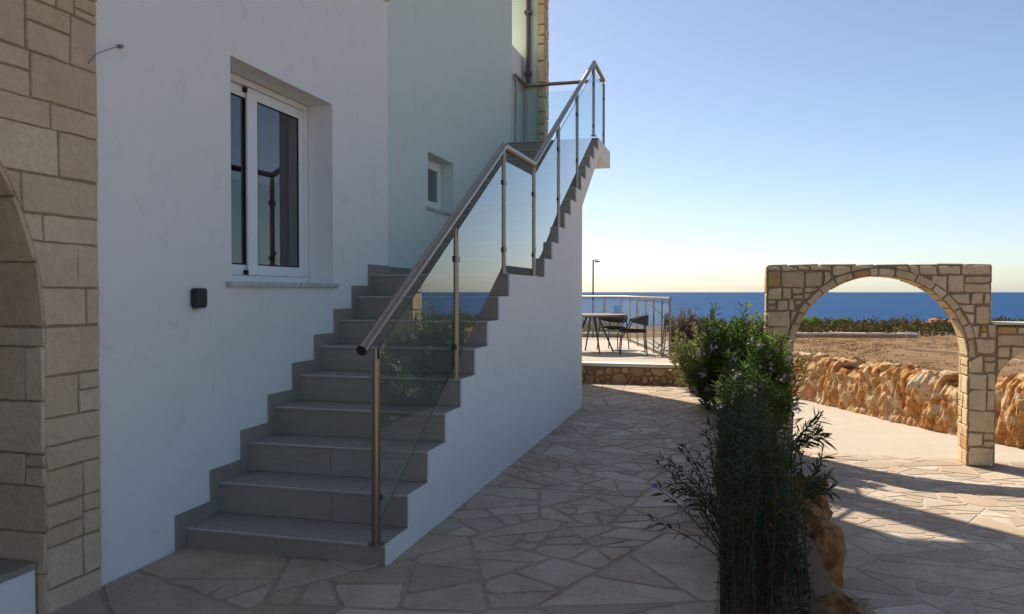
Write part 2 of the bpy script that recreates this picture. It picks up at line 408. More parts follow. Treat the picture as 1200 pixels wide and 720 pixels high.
def crazy_paving(mb, bounds, rfun, z, rn, keep=None, gap=.010, mi=0, stretch=1.0, thick=.005, thr=None, mp=None, rcs=(.012, .05)):
    """irregular flagstones of very mixed size with mortar joints"""
    x0, x1, y0, y1 = bounds; pts = []; rad = []; tries = 0
    while tries < 6000:
        tries += 1
        x = rn.uniform(x0, x1); y = rn.uniform(y0, y1); r = rfun(x, y, rn)
        ok = True
        for (a, b), q in zip(pts, rad):
            if (x - a) ** 2 + ((y - b) * stretch) ** 2 < ((r + q) * .82) ** 2: ok = False; break
        if ok: pts.append((x, y)); rad.append(r)
    sp = [(x, y * stretch) for x, y in pts]
    cells = power_cells(sp, [r * r * .9 for r in rad], (x0, x1, y0 * stretch, y1 * stretch))
    if thr: cells = [q for c in cells if c for q in split_poly(c, thr, rn)]
    mp = mp or (lambda x, y, h: (x, y, z + h))
    for poly in cells:
        if not poly: continue
        poly = [(x, y / stretch) for x, y in poly]
        n = len(poly)
        cx = sum(p[0] for p in poly) / n; cy = sum(p[1] for p in poly) / n
        if keep and not keep(cx, cy): continue
        # inset by half the joint: offset edges
        area = sum(poly[i][0] * poly[(i + 1) % n][1] - poly[(i + 1) % n][0] * poly[i][1] for i in range(n)) / 2
        if area < .004: continue
        g = gap * rn.uniform(.7, 1.5)
        ins = poly
        for i in range(n):
            A, B = poly[i], poly[(i + 1) % n]; ex, ey = B[0] - A[0], B[1] - A[1]; L = math.hypot(ex, ey)
            if L < 1e-6: continue
            nx, ny = ey / L, -ex / L; cc = nx * A[0] + ny * A[1] - g
            new = []; m = len(ins)
            for a in range(m):
                P, Q = ins[a], ins[(a + 1) % m]; da = P[0] * nx + P[1] * ny - cc; db = Q[0] * nx + Q[1] * ny - cc
                if da <= 0: new.append(P)
                if (da < 0 < db) or (db < 0 < da):
                    t = da / (da - db); new.append((P[0] + (Q[0] - P[0]) * t, P[1] + (Q[1] - P[1]) * t))
            ins = new
            if len(ins) < 3: break
        if len(ins) < 3: continue
        # drop tiny edges, round the corners a little, rough edges
        pl = [ins[0]]
        for p in ins[1:]:
            if math.hypot(p[0] - pl[-1][0], p[1] - pl[-1][1]) > .012: pl.append(p)
        if len(pl) < 3: continue
        loop = []; rc = rn.uniform(*rcs)
        m = len(pl)
        for i in range(m):
            A, B, C_ = pl[i - 1], pl[i], pl[(i + 1) % m]
            la = math.hypot(A[0] - B[0], A[1] - B[1]); lc = math.hypot(C_[0] - B[0], C_[1] - B[1])
            ka = min(.3, rc / la); kc = min(.3, rc / lc)
            p0 = (B[0] + (A[0] - B[0]) * ka, B[1] + (A[1] - B[1]) * ka); p2 = (B[0] + (C_[0] - B[0]) * kc, B[1] + (C_[1] - B[1]) * kc)
            pm = (B[0] * .5 + (p0[0] + p2[0]) * .25, B[1] * .5 + (p0[1] + p2[1]) * .25)
            loop += [p0, pm, p2]
            ns = int(lc / .09)
            q0 = p2; q1 = (C_[0] + (B[0] - C_[0]) * kc, C_[1] + (B[1] - C_[1]) * kc)
            for j in range(1, ns):
                t = j / ns; s_ = Vector((q0[0] + (q1[0] - q0[0]) * t, q0[1] + (q1[1] - q0[1]) * t, 0))
                wv = noise.noise(s_ * 7 + Vector((cx * 9, cy * 9, 0))) * .020 + noise.noise(s_ * 22) * .006
                loop.append((s_.x + wv * (q1[1] - q0[1]) / max(lc, .01), s_.y - wv * (q1[0] - q0[0]) / max(lc, .01)))
        th = thick * rn.uniform(.75, 1.15); tx, ty = rn.uniform(-.006, .006), rn.uniform(-.006, .006)
        def ring(k_, h):
            return [mp(cx + (x - cx) * k_, cy + (y - cy) * k_, h + (tx * (x - cx) + ty * (y - cy) if h > 0 else 0)) for x, y in loop]
        n = len(loop); sz = math.sqrt(area); kk = 1 - .006 / max(sz, .08)
        r0 = ring(1, -.01); r1 = ring(1 - .002 / max(sz, .08), th * .6); r2 = ring(kk - .004, th)
        c = (rn.random(), rn.random())
        f = []
        for q in (0, 1):
            for i in range(n): f.append((q * n + i, q * n + (i + 1) % n, (q + 1) * n + (i + 1) % n, (q + 1) * n + i))
        mb.add(r0 + r1 + r2, f, mi, c, True); mb.add(r2, [tuple(range(n))], mi, c)

# ------------------------------------------------------------------ SETTING: terrain, sea, paths
XW, XS, XB = -2.85, -1.648, -2.95         # white wall, open side of the stairs, mint wall
T1, Y1, Y10, T2, Z0, RI = .2998, 3.675, 7.379, .3368, -.071, .18
def zk(k): return Z0 + RI * k
def yk(k): return Y1 + (k - 1) * T1 if k < 10 else Y10 + (k - 10) * T2
CA, SA = math.cos(R(15.017)), math.sin(R(15.017))
def cs(X, Y): return X * CA + Y * SA, -X * SA + Y * CA      # sideways, depth along the view

def field_z(x, y):
    _, D = cs(x, y)
    if D < 17: h = -.75 - max(0, D - 9) * .05
    else:
        pts = [(17, -1.15), (28, -1.9), (38, -2.12), (52, -2.38), (75, -3.0), (112, -3.55), (121, -4.2), (135, -9), (160, -22), (400000, -26)]
        h = pts[-1][1]
        for (a, b), (c, e) in zip(pts, pts[1:]):
            if a <= D <= c: h = b + (e - b) * (D - a) / (c - a); break
    if 18 < D < 130: h += noise.noise(Vector((x * .09, y * .09, 0))) * .10 + noise.noise(Vector((x * .5, y * .5, 3))) * .03
    return h
mb = MB(); nx_, ny_ = 130, 150
gx = [-120 + 400 * i / (nx_ - 1) for i in range(nx_)]
gy = [-14 + 24 * (j / 60) if j < 60 else 10 + 175 * ((j - 60) / (ny_ - 61)) ** 1.4 for j in range(ny_)]
vv = [(x, y, field_z(x, y)) for y in gy for x in gx]
ff = [(j * nx_ + i, j * nx_ + i + 1, (j + 1) * nx_ + i + 1, (j + 1) * nx_ + i) for j in range(ny_ - 1) for i in range(nx_ - 1)]
mb.add(vv, ff, 0, (.5, .5), True)
tag(mb.build('field', M['field']), kind='structure')
mb = MB(); mb.add([(-90000, -90000, -20), (90000, -90000, -20), (90000, 120000, -20), (-90000, 120000, -20)], [(0, 1, 2, 3)])
tag(mb.build('sea', M['sea']), kind='structure')

# crazy-paved path beside the stairs
rn = random.Random(5)
rf = lambda x, y, r: r.uniform(.45, .75)
def pthr(x, y): return .105 if y < 4.2 else (.042 if y < 8 else .05)
mb = MB()
mb.box(-2.86, .0, -2.5, 12.0, -.4, -.004, 1)
crazy_paving(mb, (-2.86, 0, -.5, 11.94), rf, -.004, rn, keep=lambda x, y: not (x < -1.75 and 3.9 < y < 9.2), thr=pthr)
tag(mb.build('path', [M['paving'], M['paving_mortar']]), kind='structure')

# driveway, lower than the path
DZ = -.5
mb = MB()
mb.prism_xy([(.35, -2.5), (6.5, -2.5), (6.5, 8.0), (4.6, 9.6), (3.6, 10.75), (3.1, 11.4), (2.45, 12.6), (1.6, 14.5), (.75, 16.2), (.2, 17.4), (-.3, 16.8), (.35, 13)], DZ - .25, DZ - .004, 1)
rn = random.Random(8)
crazy_paving(mb, (.5, 5.2, 2.6, 9.9), rf, DZ - .004, rn, stretch=1.35, gap=.009, thr=lambda x, y: .075)
tag(mb.build('driveway', [M['paving'], M['concrete']]), kind='structure')
# soil of the planting bed between path and driveway, and beside the terrace
mb = MB()
pr = [(-.0, -.02), (.1, .0), (.2, .04), (.42, .03), (.55, -.1), (.62, -.55)]
for a, b in zip(pr, pr[1:]):
    for j in range(24):
        ya, yb = 2.2 + j * .3, 2.5 + j * .3
        jz = lambda x, y: noise.noise(Vector((x * 4, y * 4, 1))) * .03
        mb.add([(a[0], ya, a[1] + jz(a[0], ya)), (b[0], ya, b[1] + jz(b[0], ya)), (b[0], yb, b[1] + jz(b[0], yb)), (a[0], yb, a[1] + jz(a[0], yb))], [(0, 1, 2, 3)], 0, (.5, .5), True)
n_ = 20
def bedz(x, y): return .02 - max(0, x + .5) * .30 - max(0, y - 12) * .02 + noise.noise(Vector((x * 2, y * 2, 0))) * .05
vv = []
for j in range(n_):
    y = 9.4 + j * .6
    for i in range(12):
        xa = -.02 if y < 11.8 else -.75 - (y - 12.5) * .2585 + .1; xb = .62 if y < 13 else .62 - (y - 13) * .1
        x = xa + (xb - xa) * i / 11; vv.append((x, y, max(bedz(x, y), DZ - .1)))
mb.add(vv, [(j * 12 + i, j * 12 + i + 1, (j + 1) * 12 + i + 1, (j + 1) * 12 + i) for j in range(n_ - 1) for i in range(11)], 0, (.5, .5), True)
tag(mb.build('planting_soil', M['soil']), kind='structure')

# ------------------------------------------------------------------ HOUSE
house = empty('house', (-6, 7, 0))
tag(house, 'white and pale mint two storey villa with a stone clad porch beside the grey stairs', 'house')
HT = 3.94                               # top of the single storey white part
def wall_open(mb, x0, x1, ya, yb, za, zb, op):
    """wall along y with one opening (y0, y1, z0, z1)"""
    a, b, c, e = op
    mb.box(x0, x1, ya, a, za, zb); mb.box(x0, x1, b, yb, za, zb); mb.box(x0, x1, a, b, za, c); mb.box(x0, x1, a, b, e, zb)
mb = MB()
wall_open(mb, -3.2, XW, 3.06, 6.40, -.4, HT, (4.11, 5.38, 1.47, 2.82))
mb.box(-3.2, XW - .02, 2.9, 3.06, 2.6, HT)
mb.box(-12, -3.21, 6.1, 6.39, -.4, HT - .01)
mb.box(-12, -11.8, -3, 6.1, -.4, HT - .01); mb.box(-11.8, -3.21, -3, -2.8, -.4, HT - .01)
mb.build('wall', M['white'], house)
mb = MB(); mb.box(-12.1, -2.80, -3.1, 6.38, HT + .002, HT + .2); mb.build('roof', M['white'], house, .01)
# mint block
mb = MB()
wall_open(mb, -3.25, XB, 6.402, 11.0, -.4, 8.4, (7.63, 8.43, 2.29, 2.86))
mb.box(-12, -3.26, 6.42, 6.7, -.4, 8.4)
mb.box(-12, -11.75, 6.72, 10.7, -.4, 8.4)
mb.box(-12, -3.26, 10.72, 10.99, -.4, 8.4)
mb.build('upper_wall', M['mint'], house)
mb = MB()
mb.box(-3.14, -2.625, 11.66, 11.85, 3.532, 8.4)  # visible strip built as a guessed pier, placed to shape the driveway shadow
mb.build('veranda_pier', M['green'], house)
mb = MB(); mb.box(-9, -2.96, 11.003, 12.8, -.4, 5.0); mb.build('hidden_shadow_block', M['white'], house)  # hidden block, guessed and raised so its shadow crosses the path
mb = MB(); mb.box(-12.05, -2.86, 6.5, 11.02, 8.403, 8.6); mb.box(-5.6, -2.58, 11.02, 11.95, 8.403, 8.6); mb.build('unseen_roof', M['white'], house, .01)  # out of view, height picked so the villa's shadow covers the driveway
# stone quoins on the far corner
mb = MB(); rn = random.Random(3)
mb.box(-2.72, -2.612, 11.645, 11.865, 3.533, 8.4, 1)
face_stones(mb, courses(11.64, 11.87, 3.533, 8.4, (.2, .34), (.4, .6), rn), lambda u, v, d: (-2.612 + d, u, v), rn=rn, jit=.003)
face_stones(mb, courses(-2.725, -2.60, 3.533, 8.4, (.2, .34), (.4, .6), rn), lambda u, v, d: (u, 11.645 - d, v), rn=rn, jit=.003)
mb.build('corner_quoin', [M['arch'], M['mortar_arch']], house)
# downpipe
mb = MB(); mb.tube([(-2.86, 11.615, 8.4), (-2.86, 11.615, 5.0), (-2.86, 11.615, 4.56)], .034, 12); mb.box(-2.91, -2.81, 11.565, 11.66, 5.62, 5.67)
mb.box(-2.91, -2.81, 11.565, 11.66, 4.7, 4.75)
mb.build('downpipe', M['pipe'], house)
# rusty tiled skirting where the alcove meets the top landing
mb = MB(); mb.box(-3.15, -2.73, 11.643, 11.658, 3.533, 3.70); mb.build('pier_skirting', M['rubble'], house)

# stone clad porch front with an arch, in front of the white wall
AC, AR, AZ = 1.54, 1.2, 1.25
def archpoly(y0, y1, zt, n=28):
    p = [(y1, -.4), (y1, zt), (y0, zt), (y0, -.4), (AC - AR, -.4), (AC - AR, AZ)]
    p += [(AC + AR * math.cos(math.pi - math.pi * i / n), AZ + AR * math.sin(math.pi - math.pi * i / n)) for i in range(n + 1)]
    p += [(AC + AR, -.4)]
    return p
def tri_prism(mb, poly, axis, a, b, mi=0):
    """prism of a concave outline: fronts triangulated"""
    from mathutils.geometry import tessellate_polygon
    tr = tessellate_polygon([[Vector((u, v, 0)) for u, v in poly]])
    n = len(poly); P = (lambda u, v, d: (d, u, v)) if axis == 'x' else (lambda u, v, d: (u, d, v))
    v = [P(u, w_, a) for u, w_ in poly] + [P(u, w_, b) for u, w_ in poly]
    f = [tuple(t) for t in tr] + [tuple(i + n for i in t) for t in tr] + [(i, (i + 1) % n, n + (i + 1) % n, n + i) for i in range(n)]
    mb.add(v, f, mi)
mb = MB(); rn = random.Random(21)
tri_prism(mb, archpoly(-.6, 3.05, HT), 'x', -3.35, XW + .012, 1)
def push_porch(u, v):
    r = AR + .004
    if v < AZ: return (max(u, AC + r), v) if u > AC else (min(u, AC - r), v)
    l = math.hypot(u - AC, v - AZ)
    if l < r: return (AC + (u - AC) / l * r, AZ + (v - AZ) / l * r)
    return (u, v)
pier = courses(AC + AR - .003, 3.055, -.05, AZ, (.13, .24), (.17, .34), rn)
upper = courses(-.6, 3.055, AZ, HT, (.10, .23), (.15, .38), rn)
face_stones(mb, pier + upper, lambda u, v, d: (XW + .012 + d, u, v), push=push_porch, rn=rn, gap=.0038, depth=.008, jit=.003, wob=.008, inn=.004)
# jamb and soffit of the arch
jam = courses(-3.34, XW + .02, -.05, AZ, (.14, .26), (.2, .5), rn)
face_stones(mb, jam, lambda u, v, d: (u, AC + AR - d, v), rn=rn, gap=.0038, depth=.008, jit=.003, wob=.008, inn=.004)
sof = courses(-3.34, XW + .02, 0, AR * 2.2, (.17, .3), (.24, .5), rn)
face_stones(mb, sof, lambda u, v, d: (u, AC + (AR - d) * math.cos(v / AR), AZ + (AR - d) * math.sin(v / AR)), rn=rn, gap=.0038, depth=.006, jit=.003, wob=.008, inn=.004)
mb.build('porch_arch', [M['pier'], M['mortar']], house)
mb = MB(); mb.box(-5.2, -2.87, .36, 2.72, -.4, .2, 0); mb.build('porch_step', M['white'], house, .006)
mb = MB(); mb.box(-5.2, -2.86, .36, 2.715, .203, .232, 0, (.4, .4)); mb.build('porch_floor', M['tile'], house, .003)
mb = MB(); mb.box(-5.4, -5.2, -.6, 3.0, -.4, HT - .02); mb.box(-5.2, -3.36, 2.76, 2.95, -.4, HT - .02); mb.build('porch_wall', M['white'], house)

# big sliding window
mb = MB(); mb.box(-3.19, -2.82, 4.05, 5.43, 1.435, 1.468); mb.build('window_sill', M['marble'], house, .005)
win = MB()
def frame_rect(mb, x0, x1, a, b, c, e, wd, wz=None):
    wz = wz or wd
    mb.box(x0, x1, a, a + wd, c, e); mb.box(x0, x1, b - wd, b, c, e); mb.box(x0, x1, a + wd, b - wd, c, c + wz); mb.box(x0, x1, a + wd, b - wd, e - wz, e)
frame_rect(win, -3.19, -3.055, 4.115, 5.375, 1.472, 2.815, .04)
wobj = win.build('window', M['alu'], house, .003)
def sash(x, a, b, name, lw_):
    m_ = MB(); m_.box(x - .018, x, a, a + lw_, 1.515, 2.772); m_.box(x - .018, x, b - .065, b, 1.515, 2.772); m_.box(x - .018, x, a + lw_, b - .065, 1.515, 1.585); m_.box(x - .018, x, a + lw_, b - .065, 2.702, 2.772); o = m_.build(name, M['alu'], wobj, .004)
    m_ = MB(); m_.box(x - .012, x - .008, a + lw_ - .005, b - .06, 1.58, 2.707); m_.build('pane', M['pane'], wobj)
    m_ = MB(); frame_rect(m_, x - .016, x - .004, a + lw_ - .002, b - .063, 1.583, 2.704, .011); m_.build('gasket', M['seal'], wobj)
sash(-3.068, 4.612, 5.335, 'sash', .115); sash(-3.088, 4.156, 4.72, 'sash', .07)
for z_ in (2.735, 1.52):  # black blocks standing in for the dark gaps in the sliding track
    m_ = MB(); m_.box(-3.10, -3.064, 4.582, 4.610, z_, z_ + .03); m_.build('track_gap', M['seal'], wobj, .003)
# curtain and dark room behind
mb = MB(); n_ = 120
vv = []
for i in range(n_ + 1):
    y = 5.0 + .55 * i / n_; x = -3.36 + .035 * math.sin(i / n_ * 44) + .012 * math.sin(i * .9)
    vv += [(x, y, 1.3), (x, y, 2.95)]
mb.add(vv, [(2 * i, 2 * i + 2, 2 * i + 3, 2 * i + 1) for i in range(n_)], 0, (.5, .5), True); mb.build('curtain', M['curtain'], house)
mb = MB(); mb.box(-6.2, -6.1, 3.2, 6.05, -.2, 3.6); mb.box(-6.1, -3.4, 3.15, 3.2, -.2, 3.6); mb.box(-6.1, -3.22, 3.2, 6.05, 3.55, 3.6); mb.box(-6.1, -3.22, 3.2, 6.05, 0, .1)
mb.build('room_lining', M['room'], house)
# small window in the mint wall
mb = MB(); mb.box(-3.24, -2.925, 7.58, 8.48, 2.258, 2.288); mb.build('window_sill', M['marble'], house, .004)
win = MB(); frame_rect(win, -3.19, -3.10, 7.632, 8.428, 2.292, 2.858, .035)
w2 = win.build('window', M['alu'], house, .003)
m_ = MB(); frame_rect(m_, -3.13, -3.09, 7.67, 8.39, 2.33, 2.82, .07); m_.build('sash', M['alu'], w2, .004)
m_ = MB(); m_.box(-3.115, -3.108, 7.735, 8.325, 2.395, 2.755); m_.build('pane', M['pane'], w2)
mb = MB(); mb.box(-3.6, -3.55, 7.3, 8.8, 1.9, 3.1); mb.build('dark_backing', M['room'], house)  # near-black sheet standing in for the unlit interior behind the pane

# wall lamp, anchor wire
mb = MB()
pr = [(3.725, 1.327), (3.737, 1.315), (3.797, 1.315), (3.809, 1.327), (3.809, 1.413), (3.797, 1.425), (3.737, 1.425), (3.725, 1.413)]
wl = empty('wall_light', (-2.85, 3.78, 1.37)); tag(wl, 'small black box shaped wall light on the white wall below the window', 'wall light')
mb.prism_yz(pr, -2.848, -2.795); mb.build('lamp_body', M['lampblack'], wl, .008)
mb = MB(); mb.box(-2.846, -2.80, 3.74, 3.795, 1.307, 1.3145); mb.build('lamp_lens', M['pane'], wl)
an = empty('wire_anchor', (-2.85, 3.21, 2.6)); tag(an, 'thin bent wire tied to a small round eye bolt high on the white wall', 'wire')
mb = MB(); mb.tube([(-2.855, 3.21, 2.6), (-2.825, 3.21, 2.6)], .010, 10); mb.build('eye_bolt', M['steel'], an)
mb = MB(); mb.tube([(-2.83, 3.205, 2.6), (-2.82, 3.13, 2.565), (-2.815, 3.03, 2.51), (-2.815, 2.98, 2.45)], .0022, 6); mb.build('wire', M['steel'], an)

# ------------------------------------------------------------------ STAIRCASE
st = empty('staircase', (-2.2, 6.5, 0)); tag(st, 'white rendered outdoor staircase with grey tiled steps rising along the villa wall', 'staircase')
prof = [(Y1 + .012, -.4)]
prof += [(9.45, -.4), (9.45, 2.45), (10.80, 3.285), (11.9, 3.285), (11.9, zk(20) - .022)]
for k in range(20, 0, -1):
    prof.append((yk(k) + .012, zk(k) - .022))
    if k > 1: prof.append((yk(k) + .012, zk(k - 1) - .022))
mb = MB(); tri_prism(mb, prof, 'x', -3.0, XS - .0125)
prof2 = [(Y1 + .001, -.4), (9.45, -.4), (9.45, 2.45), (10.80, 3.285), (11.9, 3.285), (11.9, zk(20) - .002)]
for k in range(20, 0, -1):
    prof2.append((yk(k) + .001, zk(k) - .002))
    if k > 1: prof2.append((yk(k) + .001, zk(k - 1) - .002))
tri_prism(mb, prof2, 'x', XS - .012, XS)
mb.build('stair_wall', M['white'], st)
rn = random.Random(4)
for k in range(1, 21):
    xl = XW - .05 if k < 9 else XB - .03
    ye = yk(k + 1) if k < 20 else 11.91
    mb = MB()
    # riser tiles (two with a joint) and tread tiles
    js = xl + (XS - xl) * (.5 if k % 2 else .62) + rn.uniform(-.03, .03)
    zb = zk(k - 1) + .001 if k > 1 else -.02
    for a, b in ((xl, js - .0012), (js + .0012, XS - .012)):
        mb.box(a, b, yk(k), yk(k) + .0115, zb, zk(k) - .021, 0, (rn.random(), rn.random()))
    jt = js + rn.uniform(-.2, .2)
    for a, b in ((xl, jt - .0012), (jt + .0012, XS - .0005 - .0115)):
        mb.box(a, b, yk(k) - .006, ye + (.011 if k < 20 else 0), zk(k) - .0205, zk(k), 0, (rn.random(), rn.random()))
    # nosing trim, paler
    mb.box(xl, XS - .0125, yk(k) - .0085, yk(k) - .0063, zk(k) - .010, zk(k) - .001, 1, (.5, .5))
    mb.build('step', [M['tile'], M['grout']], st, .0015, 1)
mb = MB()
for k in range(1, 10):
    xf = (XW if k < 9 else XB) + .011 + .0007 * (k % 2)
    e = .09; y1_ = (yk(k + 1) - e) if k < 20 else 11.0
    if k == 8: y1_ = yk(9) - e
    if k == 9:
        mb.box(XW - .05, XW + .011, yk(9) - e, 6.41, zk(8) + .001, zk(9) + .085, 0, (.3, .4))
        mb.box(XB - .03, xf, 6.43, y1_, zk(9) + .001, zk(9) + .085, 0, (.1, .4)); continue
    mb.box(xf - .06, xf, yk(k) - e, y1_, (zk(k - 1) + .001) if k > 1 else -.02, zk(k) + .085, 0, (rn.random(), .4))
mb.build('skirting', M['tile'], st, .001, 1)

# ------------------------------------------------------------------ STAIR RAILING
rl = empty('stair_railing', (-1.7, 6.5, 0)); tag(rl, 'brushed steel handrail with clear glass panels along the grey stairs', 'railing')
XR = -1.702
posts = [(3.66, zk(1), 1.06), (4.90, zk(5), 1.77), (6.07, zk(9), 2.53), (7.11, zk(9), 2.56), (8.25, zk(12), 3.19), (9.37, zk(15), 3.81), (10.62, zk(20) - .18 * 0, 4.47), (11.56, zk(20), 4.47)]
for (y, zb, zt) in posts:
    mb = MB(); mb.tube([(XR, y, zb), (XR, y, zt)], .0225, 16)
    po = mb.build('post', M['steel'], rl)
    mb = MB(); mb.tube([(XR, y, zb + .001), (XR, y, zb + .012)], .040, 18); mb.build('base_collar', M['steel'], po)
    mb = MB(); mb.tube([(XR, y, zt - .002), (XR, y, zt + .055)], .009, 10); mb.build('rail_pin', M['steel'], po)
def rail_z(y):
    P = [(3.50, 1.115), (6.09, 2.577), (7.12, 2.597), (10.68, 4.545), (11.58, 4.535)]
    for (a, b), (c, e) in zip(P, P[1:]):
        if a <= y <= c: return b + (e - b) * (y - a) / (c - a)
    return P[-1][1]
XRR = XR - .0
mb = MB()
for (ya, yb) in ((3.50, 6.09), (6.09, 7.12), (7.12, 10.68), (10.68, 11.58)):
    mb.tube([(XRR, ya, rail_z(ya) if ya > 3.6 else 1.115), (XRR, yb, rail_z(yb))], .028, 18)
for y in (6.09, 7.12, 10.68, 11.58):
    s8 = []
    for i in range(1, 8):
        th = math.pi * i / 8; s8.append([(XRR + .0282 * math.sin(th) * math.cos(q), y + .0282 * math.sin(th) * math.sin(q), rail_z(y) + .0282 * math.cos(th)) for q in [2 * math.pi * j / 12 for j in range(12)]])
    v = [p for r_ in s8 for p in r_]; mb.add(v, [(i * 12 + j, i * 12 + (j + 1) % 12, (i + 1) * 12 + (j + 1) % 12, (i + 1) * 12 + j) for i in range(6) for j in range(12)], 0, (.5, .5), True)
mb.tube([(XRR, 11.58, 4.535), (-2.90, 11.58, 4.535)], .028, 16); mb.tube([(-2.90, 11.60, 4.535), (-2.90, 10.98, 4.535)], .028, 16)
hr = mb.build('handrail', M['steel'], rl)
mb = MB(); dv = Vector((0, .872, .49)); p0 = Vector((XRR, 3.50, 1.115)); mb.tube([p0 - dv * .004, p0 - dv * .0005], .0255, 18); mb.build('end_cap', M['black'], hr)
for (x, y) in ((-2.90, 11.58), (-2.90, 11.02)):
    mb = MB(); mb.tube([(x, y, 3.53), (x, y, 4.53)], .02, 12); mb.build('post', M['steel'], rl)
def nose(y):
    if y < 6.07: return zk(1) + (y - yk(1)) * RI / T1
    if y < 7.2: return zk(9)
    if y < 10.7: return zk(10) + (y - Y10) * RI / T2
    return zk(20)
for i in range(7):
    a, b = posts[i][0], posts[i + 1][0]; ya, yb = a + .038, b - .038
    mb = MB(); off = .115
    lo = lambda y: nose(y) + (.09 if not 2 == i and i < 6 else .07)
    pr = [(ya, lo(ya)), (yb, lo(yb)), (yb, rail_z(yb) - off), (ya, rail_z(ya) - off)]
    if i == 3: pr = [(ya, zk(9) + .12), (7.42, zk(9) + .22), (yb, lo(yb)), (yb, rail_z(yb) - off), (ya, rail_z(ya) - off)]
    mb.prism_yz(pr, XR - .005, XR + .005)
    gp = mb.build('glass_panel', [M['glass'], M['glass_edge']], rl)
    for p in gp.data.polygons:
        if abs(p.normal.x) < .5: p.material_index = 1
    # clamps
    for (yy, sgn, pi_) in ((a, 1, i), (b, -1, i + 1)):
        zlo = lo(yy + sgn * .04) + .13; zhi = rail_z(yy) - .115 - .17
        if i == 3 and sgn > 0: zlo = zk(9) + .25
        for zz in (zlo, zhi):
            mb = MB(); mb.box(XR - .016, XR - .0055, min(yy + sgn * .018, yy + sgn * .05), max(yy + sgn * .018, yy + sgn * .05), zz - .019, zz + .019)
            mb.box(XR + .0055, XR + .016, min(yy + sgn * .018, yy + sgn * .05), max(yy + sgn * .018, yy + sgn * .05), zz - .019, zz + .019)
            mb.build('clamp', M['dark_steel'], rl, .003)
for (x0, x1, y0, y1) in ((-2.86, -1.74, 11.576, 11.586), (-2.905, -2.895, 11.06, 11.54)):
    mb = MB(); mb.box(x0, x1, y0, y1, 3.6, 4.42); mb.build('glass_panel', M['glass'], rl)

# ------------------------------------------------------------------ GARDEN ARCH
ga = empty('garden_arch', (1.7, 9.65, DZ)); tag(ga, 'tall honey coloured stone garden archway framing the sea across the driveway', 'archway')
GX, GR, GZ, Y0A, Y1A, ZT = 1.695, .905, .685, 9.5, 9.83, 1.70
def gp_poly(n=40):
    p = [(2.865, DZ - .1), (2.865, 1.05), (2.81, 1.05), (2.81, ZT), (.505, ZT), (.505, DZ - .1), (GX - GR, DZ - .1), (GX - GR, GZ)]
    p += [(GX + GR * math.cos(math.pi - math.pi * i / n), GZ + GR * math.sin(math.pi - math.pi * i / n)) for i in range(n + 1)]
    p += [(GX + GR, DZ - .1)]
    return p
mb = MB(); rn = random.Random(17)
tri_prism(mb, gp_poly(), 'y', Y0A, Y1A, 1)
RV = GR + .088
def push_g(u, v):
    r = RV if v > GZ else GR + .003
    if v < GZ: return (max(u, GX + r), v) if u > GX else (min(u, GX - r), v)
    l = math.hypot(u - GX, v - GZ)
    if l < r: return (GX + (u - GX) / l * r, GZ + (v - GZ) / l * r)
    return (u, v)
for (yy, sg) in ((Y0A, -1), (Y1A, 1)):
    mpf = (lambda u, v, d, yy=yy, sg=sg: (u, yy + sg * d, v))
    rr_ = courses(.507, GX - GR, DZ, GZ, (.13, .22), (.12, .3), rn) + courses(GX + GR, 2.862, DZ, 1.05, (.15, .24), (.14, .3), rn)
    rr_ += courses(.507, 2.808, GZ if 0 else .69, 1.05, (.12, .2), (.12, .24), rn) if False else courses(.507, 1.2, GZ, ZT, (.08, .20), (.09, .27), rn) + courses(1.2, 2.1, 1.4, ZT, (.07, .14), (.09, .27), rn) + courses(2.1, 2.808, 1.052, ZT, (.08, .22), (.09, .27), rn)
    face_stones(mb, rr_, mpf, push=push_g, rn=rn, gap=.009, depth=.014, jit=.009, wob=.055)
    # voussoirs
    th = 0.0; ring = []
    while th < math.pi - .02:
        t2_ = min(math.pi, th + rn.uniform(.09, .24)); 
        if math.pi - t2_ < .1: t2_ = math.pi
        ring.append((th, t2_)); th = t2_
    face_stones(mb, [(a * GR, b * GR, 0, .086 * rn.uniform(.72, 1.15)) for a, b in ring], lambda u, v, d, mpf=mpf: mpf(GX + (GR + v) * math.cos(u / GR), GZ + (GR + v) * math.sin(u / GR), d), rn=rn, gap=.007, depth=.016, jit=.004, wob=.008)
side = lambda X, sg: (lambda u, v, d: (X + sg * d, u, v))
face_stones(mb, courses(Y0A, Y1A, DZ, GZ, (.13, .24), (.12, .33), rn), side(GX + GR, -1), rn=rn, gap=.006, depth=.01, jit=.004)
face_stones(mb, courses(Y0A, Y1A, DZ, GZ, (.13, .24), (.12, .33), rn), side(GX - GR, 1), rn=rn, gap=.006, depth=.01, jit=.004)
face_stones(mb, courses(Y0A, Y1A, DZ, ZT, (.13, .24), (.12, .33), rn), side(.505, -1), rn=rn, gap=.006, depth=.01, jit=.004)
face_stones(mb, courses(Y0A, Y1A, 1.06, ZT, (.13, .24), (.12, .33), rn), side(2.81, 1), rn=rn, gap=.006, depth=.01, jit=.004)
face_stones(mb, courses(Y0A, Y1A, 0.02, math.pi * GR - .02, (.13, .22), (.15, .33), rn), lambda u, v, d: (GX + (GR - d) * math.cos(v / GR), u, GZ + (GR - d) * math.sin(v / GR)), rn=rn, gap=.006, depth=.01, jit=.004)
face_stones(mb, courses(.507, 2.808, Y0A, Y1A, (.16, .33), (.16, .4), rn), lambda u, v, d: (u, v, ZT + d), rn=rn, gap=.006, depth=.012)
mb.build('arch_masonry', [M['arch'], M['mortar_arch']], ga)
